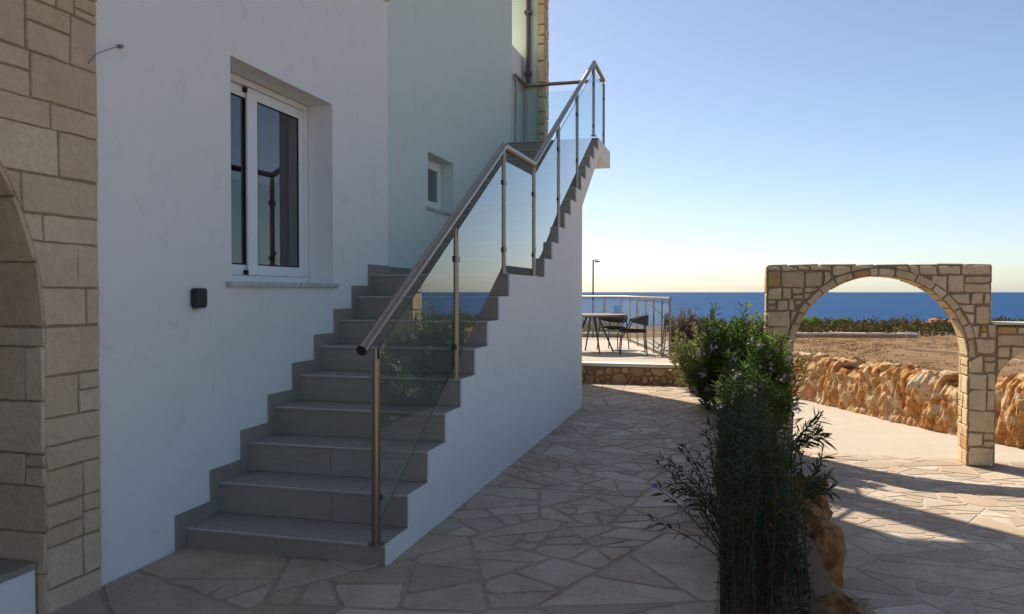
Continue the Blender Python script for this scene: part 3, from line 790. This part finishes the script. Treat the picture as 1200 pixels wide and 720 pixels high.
# lower wall with a second, smaller arch going off to the right
lw = empty('garden_wall', (3.8, 9.65, DZ)); tag(lw, 'lower stone wall with its own small arch joining the right pillar of the archway', 'wall')
BX, BR, BZ = 3.80, .86, .33
mb = MB(); p = [(5.6, DZ - .1), (5.6, 1.045), (2.868, 1.045), (2.868, BZ - .1), (BX - BR, BZ - .1), (BX - BR, BZ)]
p = [(5.6, DZ - .1), (5.6, 1.03), (2.870, 1.03), (2.870, .42)]
a0 = math.acos(max(-1, (2.870 - BX) / (BR + .085)))
BR2 = BR + .085
a0 = math.pi - math.asin((.42 - BZ) / BR2)
p += [(BX + BR2 * math.cos(a0 - a0 * i / 30), BZ + BR2 * math.sin(a0 - a0 * i / 30)) for i in range(1, 31)]
p += [(BX + BR2, DZ - .1)]
# the arch must stay under the wall top
p = [(x, min(z, .93) if abs(x - BX) < BR2 - .001 and z > .42 else z) for x, z in p]
BH = .52
p = [(5.6, DZ - .1), (5.6, 1.03), (2.870, 1.03), (2.870, .40)] + [(BX + (BX - 2.88) * math.cos(math.pi - math.pi * i / 30), .40 + BH * math.sin(math.pi - math.pi * i / 30)) for i in range(31)] + [(BX + (BX - 2.88), DZ - .1)]
tri_prism(mb, p, 'y', Y0A + .03, Y1A - .03, 1)
def push_b(u, v):
    rx = BX - 2.87; q = math.hypot((u - BX) / rx, (v - .40) / BH) if v > .40 else abs(u - BX) / rx
    if q >= 1: return (u, v)
    if v <= .40: return (BX + math.copysign(rx, u - BX), v)
    return (BX + (u - BX) / q, .40 + (v - .40) / q)
for (yy, sg) in ((Y0A + .03, -1), (Y1A - .03, 1)):
    face_stones(mb, courses(2.875, 5.59, .40, 1.03, (.10, .17), (.13, .3), rn) + courses(4.7, 5.59, DZ, .4, (.12, .2), (.13, .3), rn), lambda u, v, d, yy=yy, sg=sg: (u, yy + sg * d, v), push=push_b, rn=rn, gap=.010, depth=.015)
mb.build('wall_masonry', [M['arch'], M['mortar_arch']], lw)
mb = MB(); mb.box(2.83, 5.62, Y0A - .0, Y1A + .0, 1.053, 1.075); mb.build('coping', M['cream'], lw, .006)

# ------------------------------------------------------------------ rocks
def rock(mb, c, size, rot, seed, sub=3, c2=None, amp=.28, box=.55):
    bm = bmesh.new(); bmesh.ops.create_icosphere(bm, subdivisions=sub, radius=1)
    off = Vector((seed * 3.7, seed * 1.9, seed * .7)); ca, sa = math.cos(rot), math.sin(rot)
    vs_ = []
    for v in bm.verts:
        p = v.co.copy(); m_ = max(abs(p.x), abs(p.y), abs(p.z)); p = p * (1 - box) + (p / m_) * .82 * box
        n = noise.noise(p * 1.1 + off) * amp + noise.noise(p * 2.6 + off) * amp * .45 + noise.noise(p * 6.5 + off) * amp * .2
        n -= abs(noise.noise(p * 3.7 + off * 2)) * amp * .35
        p = p * (1 + n)
        x, y, z = p.x * size[0], p.y * size[1], p.z * size[2]
        vs_.append((c[0] + x * ca - y * sa, c[1] + x * sa + y * ca, c[2] + z))
    mb.add(vs_, [[v.index for v in f.verts] for f in bm.faces], 0, c2 or (rnd.random(), rnd.random()), True); bm.free()
wline = [(.05, 17.3), (.6, 16.2), (1.49, 14.35), (2.36, 12.5), (3.02, 11.35), (3.52, 10.75), (4.5, 9.6), (6.3, 8.0)]
def along(pts, s):
    for (a, b), (c, e) in zip(pts, pts[1:]):
        L = math.hypot(c - a, e - b)
        if s <= L: t = s / L; return a + (c - a) * t, b + (e - b) * t, math.atan2(e - b, c - a)
        s -= L
    return None
mb = MB(); rn = random.Random(9)
Ltot = sum(math.hypot(c - a, e - b) for (a, b), (c, e) in zip(wline, wline[1:])) - .02
ns_, nv_ = 620, 40; vv = []; vf = noise.voronoi
for i in range(ns_ + 1):
    s_ = Ltot * i / ns_; x, y, an_ = along(wline, s_); bx, by = -math.sin(an_), math.cos(an_)   # away from the driveway
    if bx * 1 + by * 1 < 0: bx, by = -bx, -by
    top = .62 + .10 * noise.noise(Vector((s_ * .9, 3, 0))) + .09 * noise.cell(Vector((s_ * 3.1, 7, 0))) + (.10 if x > 3.3 else 0)
    for j in range(nv_ + 1):
        t = j / nv_
        if t < .62: u, h = -.02 + .05 * (t / .62), -.08 + (top + .08) * (t / .62); nu, nh = -1, .15
        elif t < .8: q = (t - .62) / .18; u, h = .03 + .36 * q, top; nu, nh = 0, 1
        else: q = (t - .8) / .2; u, h = .39 + .05 * q, top - (top + .6) * q; nu, nh = 1, .1
        p = Vector((s_ * 1.0, u * 1.0, h * .42))
        pw = p + Vector((noise.noise(p * 3), noise.noise(p * 3 + Vector((9, 0, 0))), noise.noise(p * 3 + Vector((0, 9, 0))))) * .10
        dd, _ = vf(pw * 2.3); bul = min(1, (dd[1] - dd[0]) * 2.6)
        d2, _ = vf(pw * 7.5 + Vector((5, 5, 5))); b2 = min(1, (d2[1] - d2[0]) * 2.2)
        dsp = .075 * bul ** .5 + .04 * b2 + .06 * noise.noise(p * 4) + .04 * noise.noise(p * 11) + .022 * noise.noise(p * 27) - .05 * max(0, noise.noise(p * 7 + Vector((3, 1, 2))))
        u += nu * dsp; h += nh * dsp
        vv.append((x + bx * (u + .14), y + by * (u + .14), DZ + h))
W_ = nv_ + 1
for i in range(ns_):
    s_ = Ltot * i / ns_
    for j in range(nv_):
        pass
fc = [(i * W_ + j, i * W_ + j + 1, (i + 1) * W_ + j + 1, (i + 1) * W_ + j) for i in range(ns_) for j in range(nv_)]
b0 = len(mb.v); mb.v += vv
for q in fc:
    mb.f.append(list(q)); mb.m.append(0); mb.sm.append(False); p = vv[q[0]]; mb.c.append((noise.cell(Vector((p[0] * 3, p[1] * 3, p[2] * 3))) , .5))
for k_ in range(34):
    s_ = Ltot * (k_ + rn.random()) / 34; x, y, an_ = along(wline, s_)
    rock(mb, (x + .24, y + .26, DZ + .70 + rn.uniform(-.03, .06)), (rn.uniform(.08, .17), rn.uniform(.08, .14), rn.uniform(.07, .13)), rn.uniform(0, 6), k_ * 5 + 2, 3, (rn.random(), rn.random()), .5, .5)
bw = mb.build('boulder_wall', M['rock'])
tag(bw, 'rough wall of orange and cream boulders along the far edge of the driveway', 'wall')
# edging rocks of the planting bed
er = [((.50, 3.72, -.16), (.13, .17, .22), 'large rust orange boulder at the foot of the hedge, nearest the camera'),
      ((.575, 4.3, -.31), (.085, .2, .2), 'long pale stone between the nearest orange boulder and the tall brown one'),
      ((.585, 5.0, -.20), (.085, .15, .26), 'tall rust brown boulder standing against the hedge beside the driveway'),
      ((.60, 5.6, -.22), (.11, .16, .22), 'low brown boulder half hidden by hedge leaves beside the driveway'),
      ((.60, 6.3, -.20), (.11, .22, .22), 'dark boulder at the far end of the hedge edging, below the leafy sprig')]
k = N('rust_rock'); t_, u_ = k.tint(); n1 = k.noise(5, 7, .68, dist=.6); n2 = k.noise(24, 6, .7)
v = k.ramp(n1, [(.34, (.16, .065, .025)), (.48, (.36, .15, .05)), (.62, (.50, .26, .10)), (.72, (.5, .36, .2))]); v = k.mix(t_, v, (.46, .38, .28)); v = k.mix(k.maprange(n2, .3, .5, .6, 0), v, (.07, .04, .02))
k.base(v).rough(.95, .1); k.bump(n2, 1.0, .03); k.bump(n1, .8, .06); M['rust'] = k.m
for i, (c, sz, lb) in enumerate(er):
    mb = MB(); rock(mb, (0, 0, 0), sz, i * 1.1, i + 3.3, 4, (.8 if i == 1 else .05, .5), .34, .5)
    o = mb.build('boulder', M['rust']); o.location = c; tag(o, lb, 'boulder', 'boulders edging the hedge')

# ------------------------------------------------------------------ terrace
TZ = .315
tfront, tdiag = 11.95, [(-.52, 11.95), (-.66, 12.6), (-2.16, 18.4)]
tw = empty('terrace_wall', (-2, 12, 0)); tag(tw, 'low retaining wall of brown rubble stone with cream coping under the raised terrace', 'wall')
mb = MB(); rn = random.Random(31)
mb.box(-3.3, -.53, tfront + .02, tfront + .3, -.4, TZ - .055, 1); 
mb.prism_xy([(-.53, tfront + .02), (-.66, 12.62), (-2.16, 18.42), (-2.4, 18.4), (-.9, 12.6), (-.8, tfront + .3)], -.6, TZ - .056, 1)
crazy_paving(mb, (-3.3, -.53, -.03, TZ - .056), lambda x, y, r: r.choice([.045, .06, .09, .13]), 0, rn, gap=.012, thick=.028, mp=lambda x, y, h: (x, tfront + .02 - h, y), rcs=(.03, .05))
mb.build('rubble_masonry', [M['rubble'], M['rubble_mortar']], tw)
mb = MB(); mb.box(-3.3, -.50, tfront - .03, tfront + .32, TZ - .053, TZ - .003); mb.build('coping', M['cream'], tw, .008)
mb = MB(); mb.prism_xy([(-3.3, tfront + .3), (-.78, tfront + .3), (-.74, 12.6), (-2.2, 18.45), (-9, 18.45), (-9, 13.2), (-3.3, 13.2)], -.5, TZ)
tag(mb.build('terrace', M['concrete']), kind='structure')
# terrace balustrade
tb = empty('terrace_balustrade', (-1.5, 15, TZ)); tag(tb, 'glass balustrade with slim steel posts round the raised terrace by the sea', 'railing')
A_, B_ = Vector((-.80, 12.73, TZ)), Vector((-2.26, 18.3, TZ)); C__ = Vector((-9, 18.3, TZ))
RH = .985
mb = MB(); mb.tube([A_ + Vector((.01, -.06, RH)), B_ + Vector((0, 0, RH)), C__ + Vector((0, 0, RH))], .024, 12); mb.build('handrail', M['steel'], tb)
pp = [A_ + (B_ - A_) * t for t in (0, .115, .25, .40, .57, .76, 1)] + [B_ + (C__ - B_) * t for t in (.06, .2, .36, .52, .68, .84, 1)]
for q in pp:
    mb = MB(); mb.tube([q, q + Vector((0, 0, RH - .01))], .019, 10); mb.build('post', M['steel'], tb)
for a, b in zip(pp, pp[1:]):
    t = (b - a).normalized(); n = Vector((-t.y, t.x, 0)) * .004; a2, b2 = a + t * .03, b - t * .03
    mb = MB(); vv = []
    for z in (.07, RH - .09):
        for q in (a2 + n, b2 + n, b2 - n, a2 - n): vv.append((q.x, q.y, TZ + z))
    mb.add(vv, [(0, 1, 2, 3), (4, 5, 6, 7), (0, 1, 5, 4), (1, 2, 6, 5), (2, 3, 7, 6), (3, 0, 4, 7)]); mb.build('glass_panel', M['glass'], tb)
# table and chairs
tcx, tcy = -2.25, 14.0
tab = empty('patio_table', (tcx, tcy, TZ)); tag(tab, 'round patio table with thin wooden top and splayed metal legs on the terrace', 'table')
mb = MB(); n = 40; vv = [(tcx + .62 * math.cos(2 * math.pi * i / n), tcy + .62 * math.sin(2 * math.pi * i / n)) for i in range(n)]
mb.prism_xy(vv, TZ + .655, TZ + .69); mb.build('tabletop', M['tabletop'], tab, .006)
for a in (.5, 2.07, 3.64, 5.2):
    dx, dy = math.cos(a), math.sin(a)
    mb = MB(); mb.tube([(tcx + .10 * dx, tcy + .10 * dy, TZ + .655), (tcx + .40 * dx, tcy + .40 * dy, TZ)], .02, 8, r1=.014); mb.build('leg', M['dark_steel'], tab)
mb = MB(); mb.box(tcx - .14, tcx + .14, tcy - .14, tcy + .14, TZ + .63, TZ + .654); mb.build('table_plate', M['dark_steel'], tab)
def chair(x, y, rz, label):
    e = empty('patio_chair', (x, y, TZ)); tag(e, label, 'chair', 'woven chairs round the terrace table')
    c_, s_ = math.cos(rz), math.sin(rz)
    W = lambda p: (x + p[0] * c_ - p[1] * s_, y + p[0] * s_ + p[1] * c_, TZ + p[2])
    # local: front = +y
    mb = MB(); n = 20
    vv = [W((.23 * math.cos(2 * math.pi * i / n), .23 * math.sin(2 * math.pi * i / n), z)) for z in (.40, .435) for i in range(n)]
    mb.add(vv, [tuple(range(n))[::-1], tuple(range(n, 2 * n))] + [(i, (i + 1) % n, n + (i + 1) % n, n + i) for i in range(n)]); mb.build('seat', M['weave'], e, .006)
    # wrapped woven back and arms
    m = 26; vv = []
    for i in range(m + 1):
        a = R(170) + R(200) * i / m; t = abs(i / m - .5) * 2
        for (r0, z) in ((.275, .70 - .10 * t ** 2), (.265, .50 + .08 * t ** 2), (.25, .50 + .08 * t ** 2), (.26, .70 - .10 * t ** 2)):
            vv.append(W((r0 * math.cos(a), r0 * math.sin(a) * 1.0, z)))
    f = [(4 * i + q, 4 * i + (q + 1) % 4, 4 * i + 4 + (q + 1) % 4, 4 * i + 4 + q) for i in range(m) for q in range(4)] + [(0, 1, 2, 3), (4 * m, 4 * m + 3, 4 * m + 2, 4 * m + 1)]
    mb.add(vv, f, 0, (.5, .5), True); mb.build('backrest', M['weave'], e)
    for (px, py, tx, ty, zt) in ((.20, .20, .27, -.01, .62), (-.20, .20, -.27, -.01, .62), (.20, -.21, .16, -.21, .66), (-.20, -.21, -.16, -.21, .66)):
        mb = MB(); mb.tube([W((px * 1.08, py * 1.12, 0)), W((px, py, .3)), W((tx, ty, zt))], .011, 8); mb.build('leg', M['dark_steel'], e)
    mb = MB(); n = 24; mb.tube([W((.235 * math.cos(2 * math.pi * i / n), .235 * math.sin(2 * math.pi * i / n), .395)) for i in range(n + 1)], .010, 8, caps=False); mb.build('seat_ring', M['dark_steel'], e)
chair(-1.50, 13.75, R(100), 'woven patio chair with dark wrapped back nearest the glass balustrade')
chair(-1.98, 14.75, R(160), 'woven patio chair on the far side of the table, partly behind the tabletop')
chair(-2.75, 13.9, R(-80), 'woven patio chair at the left of the table beside the stair wall')

# ------------------------------------------------------------------ plants
def leaf_arrays(mb, items, mi=0, fold=.12):
    """items: (base point, direction, width axis, length, width, droop, tint)"""
    for (p, dr, sd, L, wd, droop, tn) in items:
        up = dr.cross(sd)
        m1 = p + dr * (L * .4) + up * (L * fold * .3); m2 = p + dr * (L * .75) - Vector((0, 0, L * droop * .5)); tip = p + dr * L - Vector((0, 0, L * droop))
        v = [p, m1 + sd * wd * .5, m1 - sd * wd * .5, m2 + sd * wd * .36, m2 - sd * wd * .36, tip]
        mb.add(v, [(0, 1, 2), (1, 3, 4, 2), (3, 5, 4)], mi, tn)
def rdir(rn, up=0.):
    while True:
        v = Vector((rn.uniform(-1, 1), rn.uniform(-1, 1), rn.uniform(-1, 1)))
        if .1 < v.length < 1: break
    v.normalize(); v.z += up; return v.normalized()
def stem_curve(rn, base, top, n=7, wob=.05):
    pts = []
    bow = rdir(rn) * (top - base).length * wob
    for i in range(n + 1):
        t = i / n; p = base.lerp(top, t) + bow * math.sin(t * math.pi) + Vector((0, 0, (top - base).length * .10 * math.sin(t * math.pi)))
        pts.append(p)
    return pts
def bush(name, label, cat, base, stems, leaf, mat, rn, flowers=None, group=None, petal='petal', stem_r=.006, split=False):
    """stems: list of (base, top); leaf = (first t, spacing, per node, length, width, up, droop)"""
    root = empty(name, base); tag(root, label, cat, group)
    ms, ml, mf = MB(), MB(), MB()
    t0, sp, per, L, wd, up, droop = leaf
    for (b, t) in stems:
        pts = stem_curve(rn, Vector(b), Vector(t)); ms.tube(pts, stem_r, 5, caps=False, r1=stem_r * .4)
        tot = (Vector(t) - Vector(b)).length; n = max(2, int(tot / sp)); shade = rn.random() * .5
        for i in range(n):
            tt = t0 + (1 - t0) * (i + rn.random() * .6) / n; tt = min(tt, 1)
            k = tt * (len(pts) - 1); j = min(int(k), len(pts) - 2); p = pts[j].lerp(pts[j + 1], k - j); ax = (pts[j + 1] - pts[j]).normalized()
            ph = rn.random() * 6.28
            a = ax.cross(Vector((0, 0, 1))); a = a if a.length > .05 else Vector((1, 0, 0)); a.normalize(); b2 = ax.cross(a)
            for q in range(per):
                an = ph + q * 2 * math.pi / per + rn.uniform(-.3, .3)
                o = a * math.cos(an) + b2 * math.sin(an)
                dr = (o + ax * (up + rn.uniform(-.25, .35)) + rdir(rn) * .2).normalized(); sd = dr.cross(ax + rdir(rn) * .5).normalized()
                leaf_arrays(ml, [(p, dr, sd, L * rn.uniform(.5, 1.25), wd * rn.uniform(.65, 1.2), droop * rn.uniform(.2, 1.5), (min(1, shade + rn.random() * .55), rn.random()))])
        if split: ms.build('stem', M['stem'], root, fix=False); ms = MB()
        if flowers and rn.random() < flowers[0]:
            p = pts[-1]
            if flowers[1] == 'cluster':
                tt = rn.uniform(.55, 1.0); k = tt * (len(pts) - 1); j = min(int(k), len(pts) - 2); p = pts[j].lerp(pts[j + 1], k - j) + rdir(rn) * .06
            for q in range(rn.randint(*flowers[2])):
                c = p + rdir(rn) * flowers[3] * rn.random(); ax = rdir(rn, .5); a = ax.cross(rdir(rn)).normalized(); b2 = ax.cross(a)
                for e in range(5):
                    an = e * 1.2566; dr = (a * math.cos(an) + b2 * math.sin(an) + ax * .4).normalized(); sd = dr.cross(ax).normalized()
                    leaf_arrays(mf, [(c, dr, sd, flowers[4], flowers[4] * .7, .1, (rn.random(), rn.random()))])
            if split: mf.build('flower', M[petal], root, fix=False); mf = MB()
    if ms.v: ms.build('stem', M['stem'], root, fix=False)
    if ml.v: ml.build('foliage', mat, root, fix=False)
    if mf.v: mf.build('flower', M[petal], root, fix=False)
    return root

rn = random.Random(101)
def fan(cx, cy, z0, n, rb, rt, h, rn, zmin=.45, yr=1.0, lean=(0, 0)):
    out = []
    for i in range(n):
        a = rn.random() * 6.283; r = math.sqrt(rn.random())
        b = (cx + rb * r * math.cos(a), cy + rb * r * math.sin(a) * yr, z0)
        hh = h * (rn.uniform(zmin, 1.0)) * (1 - .30 * r * r)
        out.append((b, (cx + rt * r * math.cos(a) + lean[0] + rn.uniform(-.06, .06), cy + rt * r * math.sin(a) * yr + lean[1], z0 + hh)))
    return out
# flowering oleander in front of the left arch pillar
bush('oleander_bush', 'tall green flowering oleander bush in front of the left pillar of the archway', 'bush', (.24, 9.4, -.2),
     fan(.08, 9.62, -.25, 100, .22, .54, 1.60, rn, .40, .6) + fan(.42, 9.1, -.3, 55, .15, .50, 1.40, rn, .35, .4) + fan(.25, 8.3, -.1, 34, .15, .32, .85, rn, .4, 1.2),
     (.28, .038, 3, .135, .021, .75, .18), M['oleander'], rn, (.9, 'cluster', (7, 15), .06, .022))
# hedge filling the strip between path and driveway
st_ = []
for i in range(520):
    x = rn.uniform(.01, .37); y = 3.2 + 4.7 * rn.random() ** .9
    h = (1.36 - .158 * (y * .966 - x * .26) + .10 * noise.noise(Vector((x * 4, y * 2.2, 0)))) * rn.uniform(.5, 1.12)
    if y > 5.2 and rn.random() < .22: h *= rn.uniform(1.25, 2.0)
    h = max(h, .16)
    tx = .17 + (x - .17) * (.62 + .05 * (y - 3.2)) if x > .17 else x
    st_.append(((x, y, -.02), (max(tx + rn.uniform(-.06, .05), -.02), y + rn.uniform(-.08, .08), h)))
bush('hedge', 'dense dark green hedge strip between the paved path and the driveway', 'hedge', (.25, 5.5, 0), st_, (.08, .028, 2, .062, .013, .65, .3), M['hedge'], rn, stem_r=.004)
# twiggy dark plants leaning over the path and the driveway
tw_ = []
for i in range(24):
    y = rn.uniform(4.1, 5.0); x0 = .02; l = rn.random()
    tw_.append(((x0, y, rn.uniform(-.02, .06)), (x0 - .06 - .38 * l * rn.uniform(.6, 1), y + rn.uniform(-.2, .25), .10 + rn.uniform(.15, .66) * (1 - .45 * l))))
bush('ruellia_plant', 'dark twiggy plant with narrow leaves leaning from the hedge over the path', 'plant', (.0, 4.5, 0), tw_, (.18, .046, 2, .082, .0125, .7, .25), M['ruellia'], rn, (.16, 'tip', (1, 1), .01, .016), petal='purple', stem_r=.004, split=True)
tw_ = [((.42, 5.0, .0), (.56 + .12 * rn.random(), 5.05 + .3 * rn.random(), .12 + .36 * rn.random())) for i in range(5)]
bush('ruellia_plant', 'leafy sprig leaning from the hedge over the boulders, nearer of the two by the driveway', 'plant', (.45, 5.0, 0), tw_, (.35, .040, 3, .095, .015, .8, .2), M['ruellia'], rn, (.2, 'tip', (1, 1), .01, .014), petal='purple', stem_r=.0035, split=True)
tw_ = [((.40, 6.3, .05), (.60 + .22 * rn.random(), 6.3 + .3 * rn.random(), .15 + .34 * rn.random())) for i in range(6)]
bush('ruellia_plant', 'leafy sprig standing out against the sunlit driveway just left of the archway shadow', 'plant', (.4, 6.3, 0), tw_, (.35, .040, 3, .11, .016, .8, .2), M['ruellia'], rn, None, petal='purple', stem_r=.0035, split=True)
# strap leaves
def straps(name, label, base, n, L, wd, mat, rn, spread=1.0, cat='plant', az=None, droop=.7):
    root = empty(name, base); tag(root, label, cat); mb = MB()
    for i in range(n):
        a = rn.random() * 6.283 if az is None else rn.uniform(*az); el = rn.uniform(.6, 1.35) if spread else 1.2
        ll = L * rn.uniform(.6, 1.1); p = Vector(base) + Vector((rn.uniform(-.05, .05), rn.uniform(-.05, .05), 0)); m = 8; v = []
        h = Vector((math.cos(a), math.sin(a), 0)); sd = Vector((-math.sin(a), math.cos(a), 0)); e = el
        for j in range(m + 1):
            t = j / m; ww = wd * (1 - t ** 2.2) * .5 + .0008
            v += [p + sd * ww, p - sd * ww]; p = p + (h * math.cos(e) + Vector((0, 0, math.sin(e)))) * ll / m; e -= droop * 2.2 / m * (.4 + t)
        mb.add(v, [(2 * j, 2 * j + 1, 2 * j + 3, 2 * j + 2) for j in range(m)], 0, (rn.random(), rn.random()), True)
    mb.build('leaves', mat, root, fix=False); return root
straps('strap_leaf_plant', 'dark plant with long arching strap leaves at the path edge beside the oleander', (.02, 7.5, .0), 9, .55, .022, M['ruellia'], rn, az=(2.4, 4.4), droop=.55)
straps('grass_tuft', 'yellow green tuft of leaves at the right end of the terrace wall', (-.36, 11.6, .0), 150, .42, .022, M['yellowgreen'], rn, cat='tuft')
straps('ornamental_grass', 'orange brown ornamental grass behind the oleander near the terrace corner', (-.35, 12.4, .02), 170, .80, .014, M['drygrass'], rn, cat='grass', droop=.45)
straps('palm_seedling', 'dark drooping palm like leaves beside the end post of the terrace glass', (-.62, 13.5, .0), 14, 1.5, .05, M['ruellia'], rn, az=(2.5, 4.2), droop=.62)
bush('yellow_shrub', 'yellow green leafy shrub between the terrace corner and the oleander', 'bush', (-.2, 11.2, 0), fan(-.22, 11.25, -.05, 140, .2, .55, 1.12, rn, .4), (.2, .035, 3, .06, .022, .7, .1), M['yellowgreen'], rn)
bush('dry_shrub', 'round brown dry shrub rising beyond the terrace balustrade', 'bush', (-1.0, 20, 0), fan(-.85, 20.5, -.6, 170, .25, .62, 1.72, rn, .6), (.3, .05, 3, .07, .02, .8, .1), M['drybush'], rn)
bush('dry_shrub', 'low reddish dry shrub beside the terrace corner post', 'bush', (-.4, 15, 0), fan(-.35, 15.5, -.3, 90, .25, .75, .95, rn, .4), (.25, .05, 3, .06, .016, .8, .1), M['drygrass'], rn)

# ------------------------------------------------------------------ far field: scrub, low wall, fence, rocks, lamp
def at(px, D):
    xc = (px - 600) / 915.86 * D; return xc * CA - D * SA, xc * SA + D * CA
rn = random.Random(77); mb = MB()
for i in range(1000):
    D = rn.uniform(79, 117); px = rn.uniform(560, 1500); x, y = at(px, D); z = field_z(x, y); s = rn.uniform(.5, 1.25); 
    hh = s * rn.uniform(.8, 1.7); tn = rn.random()
    for q in range(46):
        a = rdir(rn); p = Vector((x + a.x * s, y + a.y * s, z + abs(a.z) * hh * rn.uniform(.5, 1.0)))
        dr = rdir(rn, .5); leaf_arrays(mb, [(p, dr, dr.cross(rdir(rn)).normalized(), .36, .20, .1, (min(1, tn * .7 + rn.random() * .4), .5))])
tag(mb.build('scrub', M['scrub'], fix=False), 'band of low dry olive scrub along the coast edge', 'scrub', kind='stuff')
for (px, D, s, lb) in ((950, 100, 1.5, 'round dark green bush at the coast seen through the left side of the archway'), (986, 104, 1.2, 'small dark bush on the coast edge under the middle of the arch')):
    x, y = at(px, D); z = field_z(x, y)
    bush('coastal_bush', lb, 'bush', (x, y, z), fan(x, y, z, 60, .4, s, s * 1.15, rn, .5), (.3, .16, 3, .35, .2, .7, .1), M['oleander'], rn, stem_r=.02)
rn = random.Random(78); mb = MB()
for i in range(5200):
    D = 27 + 50 * rn.random() ** 1.1; px = rn.uniform(600, 1420); x, y = at(px, D)
    if noise.noise(Vector((x * .12, y * .12, 5))) < -.12 and rn.random() < .8: continue
    z = field_z(x, y); tn = rn.random()
    for q in range(rn.randint(5, 11)):
        a = rdir(rn); p = Vector((x + a.x * .22, y + a.y * .22, z)); dr = rdir(rn, 1.6); sd = dr.cross(rdir(rn)).normalized()
        leaf_arrays(mb, [(p, dr, sd, rn.uniform(.08, .22), .035, .2, (min(1, tn * .8 + rn.random() * .3), .5))])
M['hay'] = leafmat('hay_leaf', (.22, .13, .065), (.36, .23, .12), .15, .95)
tag(mb.build('dry_grass', M['hay'], fix=False), 'brown dry grass scattered over the field beyond the boulder wall', 'grass', kind='stuff')
# low field wall with pale top
mb = MB(); n = 60
P = [at(560 + (1075 - 560) * i / n, 78 - 4 * i / n) for i in range(n + 1)]
for (a, b) in zip(P, P[1:]):
    z0, z1 = field_z(*a), field_z(*b)
    for (dz0, dz1, off, mi) in ((-.3, .30, 0, 0), (.303, .46, .03, 1)):
        v = []
        for (x, y), zz in ((a, z0), (b, z1)):
            for o_ in (-.2 - off, .2 + off):
                for h in (dz0, dz1): v.append((x + o_ * SA * -1, y + o_ * CA, zz + h + rnd.uniform(0, .03)))
        mb.add(v, [(0, 4, 5, 1), (2, 3, 7, 6), (1, 5, 7, 3), (0, 2, 6, 4)], mi, (rnd.random(), rnd.random()))
tag(mb.build('field_wall', [M['rubble'], M['cream']]), 'long low stone wall with a pale top across the far side of the dry field', 'wall')
# wire fence on a concrete kerb
k = N('field_kerb'); k.base((.36, .26, .17)).rough(.95, .1); M['kerb'] = k.m
k = N('fence_post'); k.base((.5, .46, .40)).rough(.7, .3); M['fpost'] = k.m
fl = [at(1063, 50), at(1125, 46), at(1200, 39), at(1330, 33)]
fe = empty('wire_fence', (*fl[0], -2.4)); tag(fe, 'wire fence with white posts on a pale kerb crossing the dry field', 'fence')
mb = MB()
for (a, b) in zip(fl, fl[1:]):
    for k_ in range(6):
        t0, t1 = k_ / 6, (k_ + 1) / 6; A = (a[0] + (b[0] - a[0]) * t0, a[1] + (b[1] - a[1]) * t0); B = (a[0] + (b[0] - a[0]) * t1, a[1] + (b[1] - a[1]) * t1)
        v = []
        for q in (A, B):
            zz = field_z(*q)
            for o_ in (-.13, .13):
                for h in (-.2, .17): v.append((q[0] + o_, q[1] + o_ * .5, zz + h))
        mb.add(v, [(0, 4, 5, 1), (2, 3, 7, 6), (1, 5, 7, 3), (0, 2, 6, 4)], 0)
mb.build('kerb', M['kerb'], fe)
fpx = [at(p, D) for p, D in ((1063, 50), (1078, 49), (1093, 48), (1110, 47), (1129, 45.6), (1149, 43.8), (1171, 41.8), (1197, 39.3), (1228, 37.5), (1262, 36), (1300, 34.5))]
for (x, y) in fpx:
    z = field_z(x, y); mb = MB(); mb.tube([(x, y, z - .1), (x, y, z + 1.3)], .026, 8); mb.build('post', M['fpost'], fe)
mb = MB()
for h in (.4, .75, 1.1, 1.25): mb.tube([(x, y, field_z(x, y) + h) for x, y in fpx], .003, 4)
mb.build('wire', M['steel'], fe)
x, y = at(1104, 104); mb = MB(); rn = random.Random(2)
for i in range(16):
    rock(mb, (x + rn.uniform(-2.4, 2.6), y + rn.uniform(-1.5, 1.5), field_z(x, y) + .45 + .5 * rn.random()), (rn.uniform(.5, 1.3), .7, rn.uniform(.25, .5)), rn.random(), i * 2.3, 2, (.05, .5), .3, .5)
k = N('red_rock'); k.base(k.mix(k.noise(1.5, 6), (.30, .10, .05), (.46, .2, .10))).rough(.95, .1); M['redrock'] = k.m
tag(mb.build('rock_outcrop', M['redrock']), 'reddish rock outcrop on the coast seen through the right side of the archway', 'rocks')
# street lamp far beyond the terrace
x, y = at(695, 44); z = field_z(x, y)
sl = empty('street_lamp', (x, y, z)); tag(sl, 'thin grey street lamp far away beyond the terrace', 'street lamp')
mb = MB(); mb.tube([(x, y, z), (x, y, 3.22)], .055, 8, r1=.04); mb.build('lamp_post', M['dark_steel'], sl)
mb = MB(); mb.tube([(x, y, 3.2), (x + .25, y + .06, 3.22)], .025, 8); mb.box(x + .1, x + .36, y - .05, y + .12, 3.08, 3.16); mb.build('lamp_head', M['dark_steel'], sl)
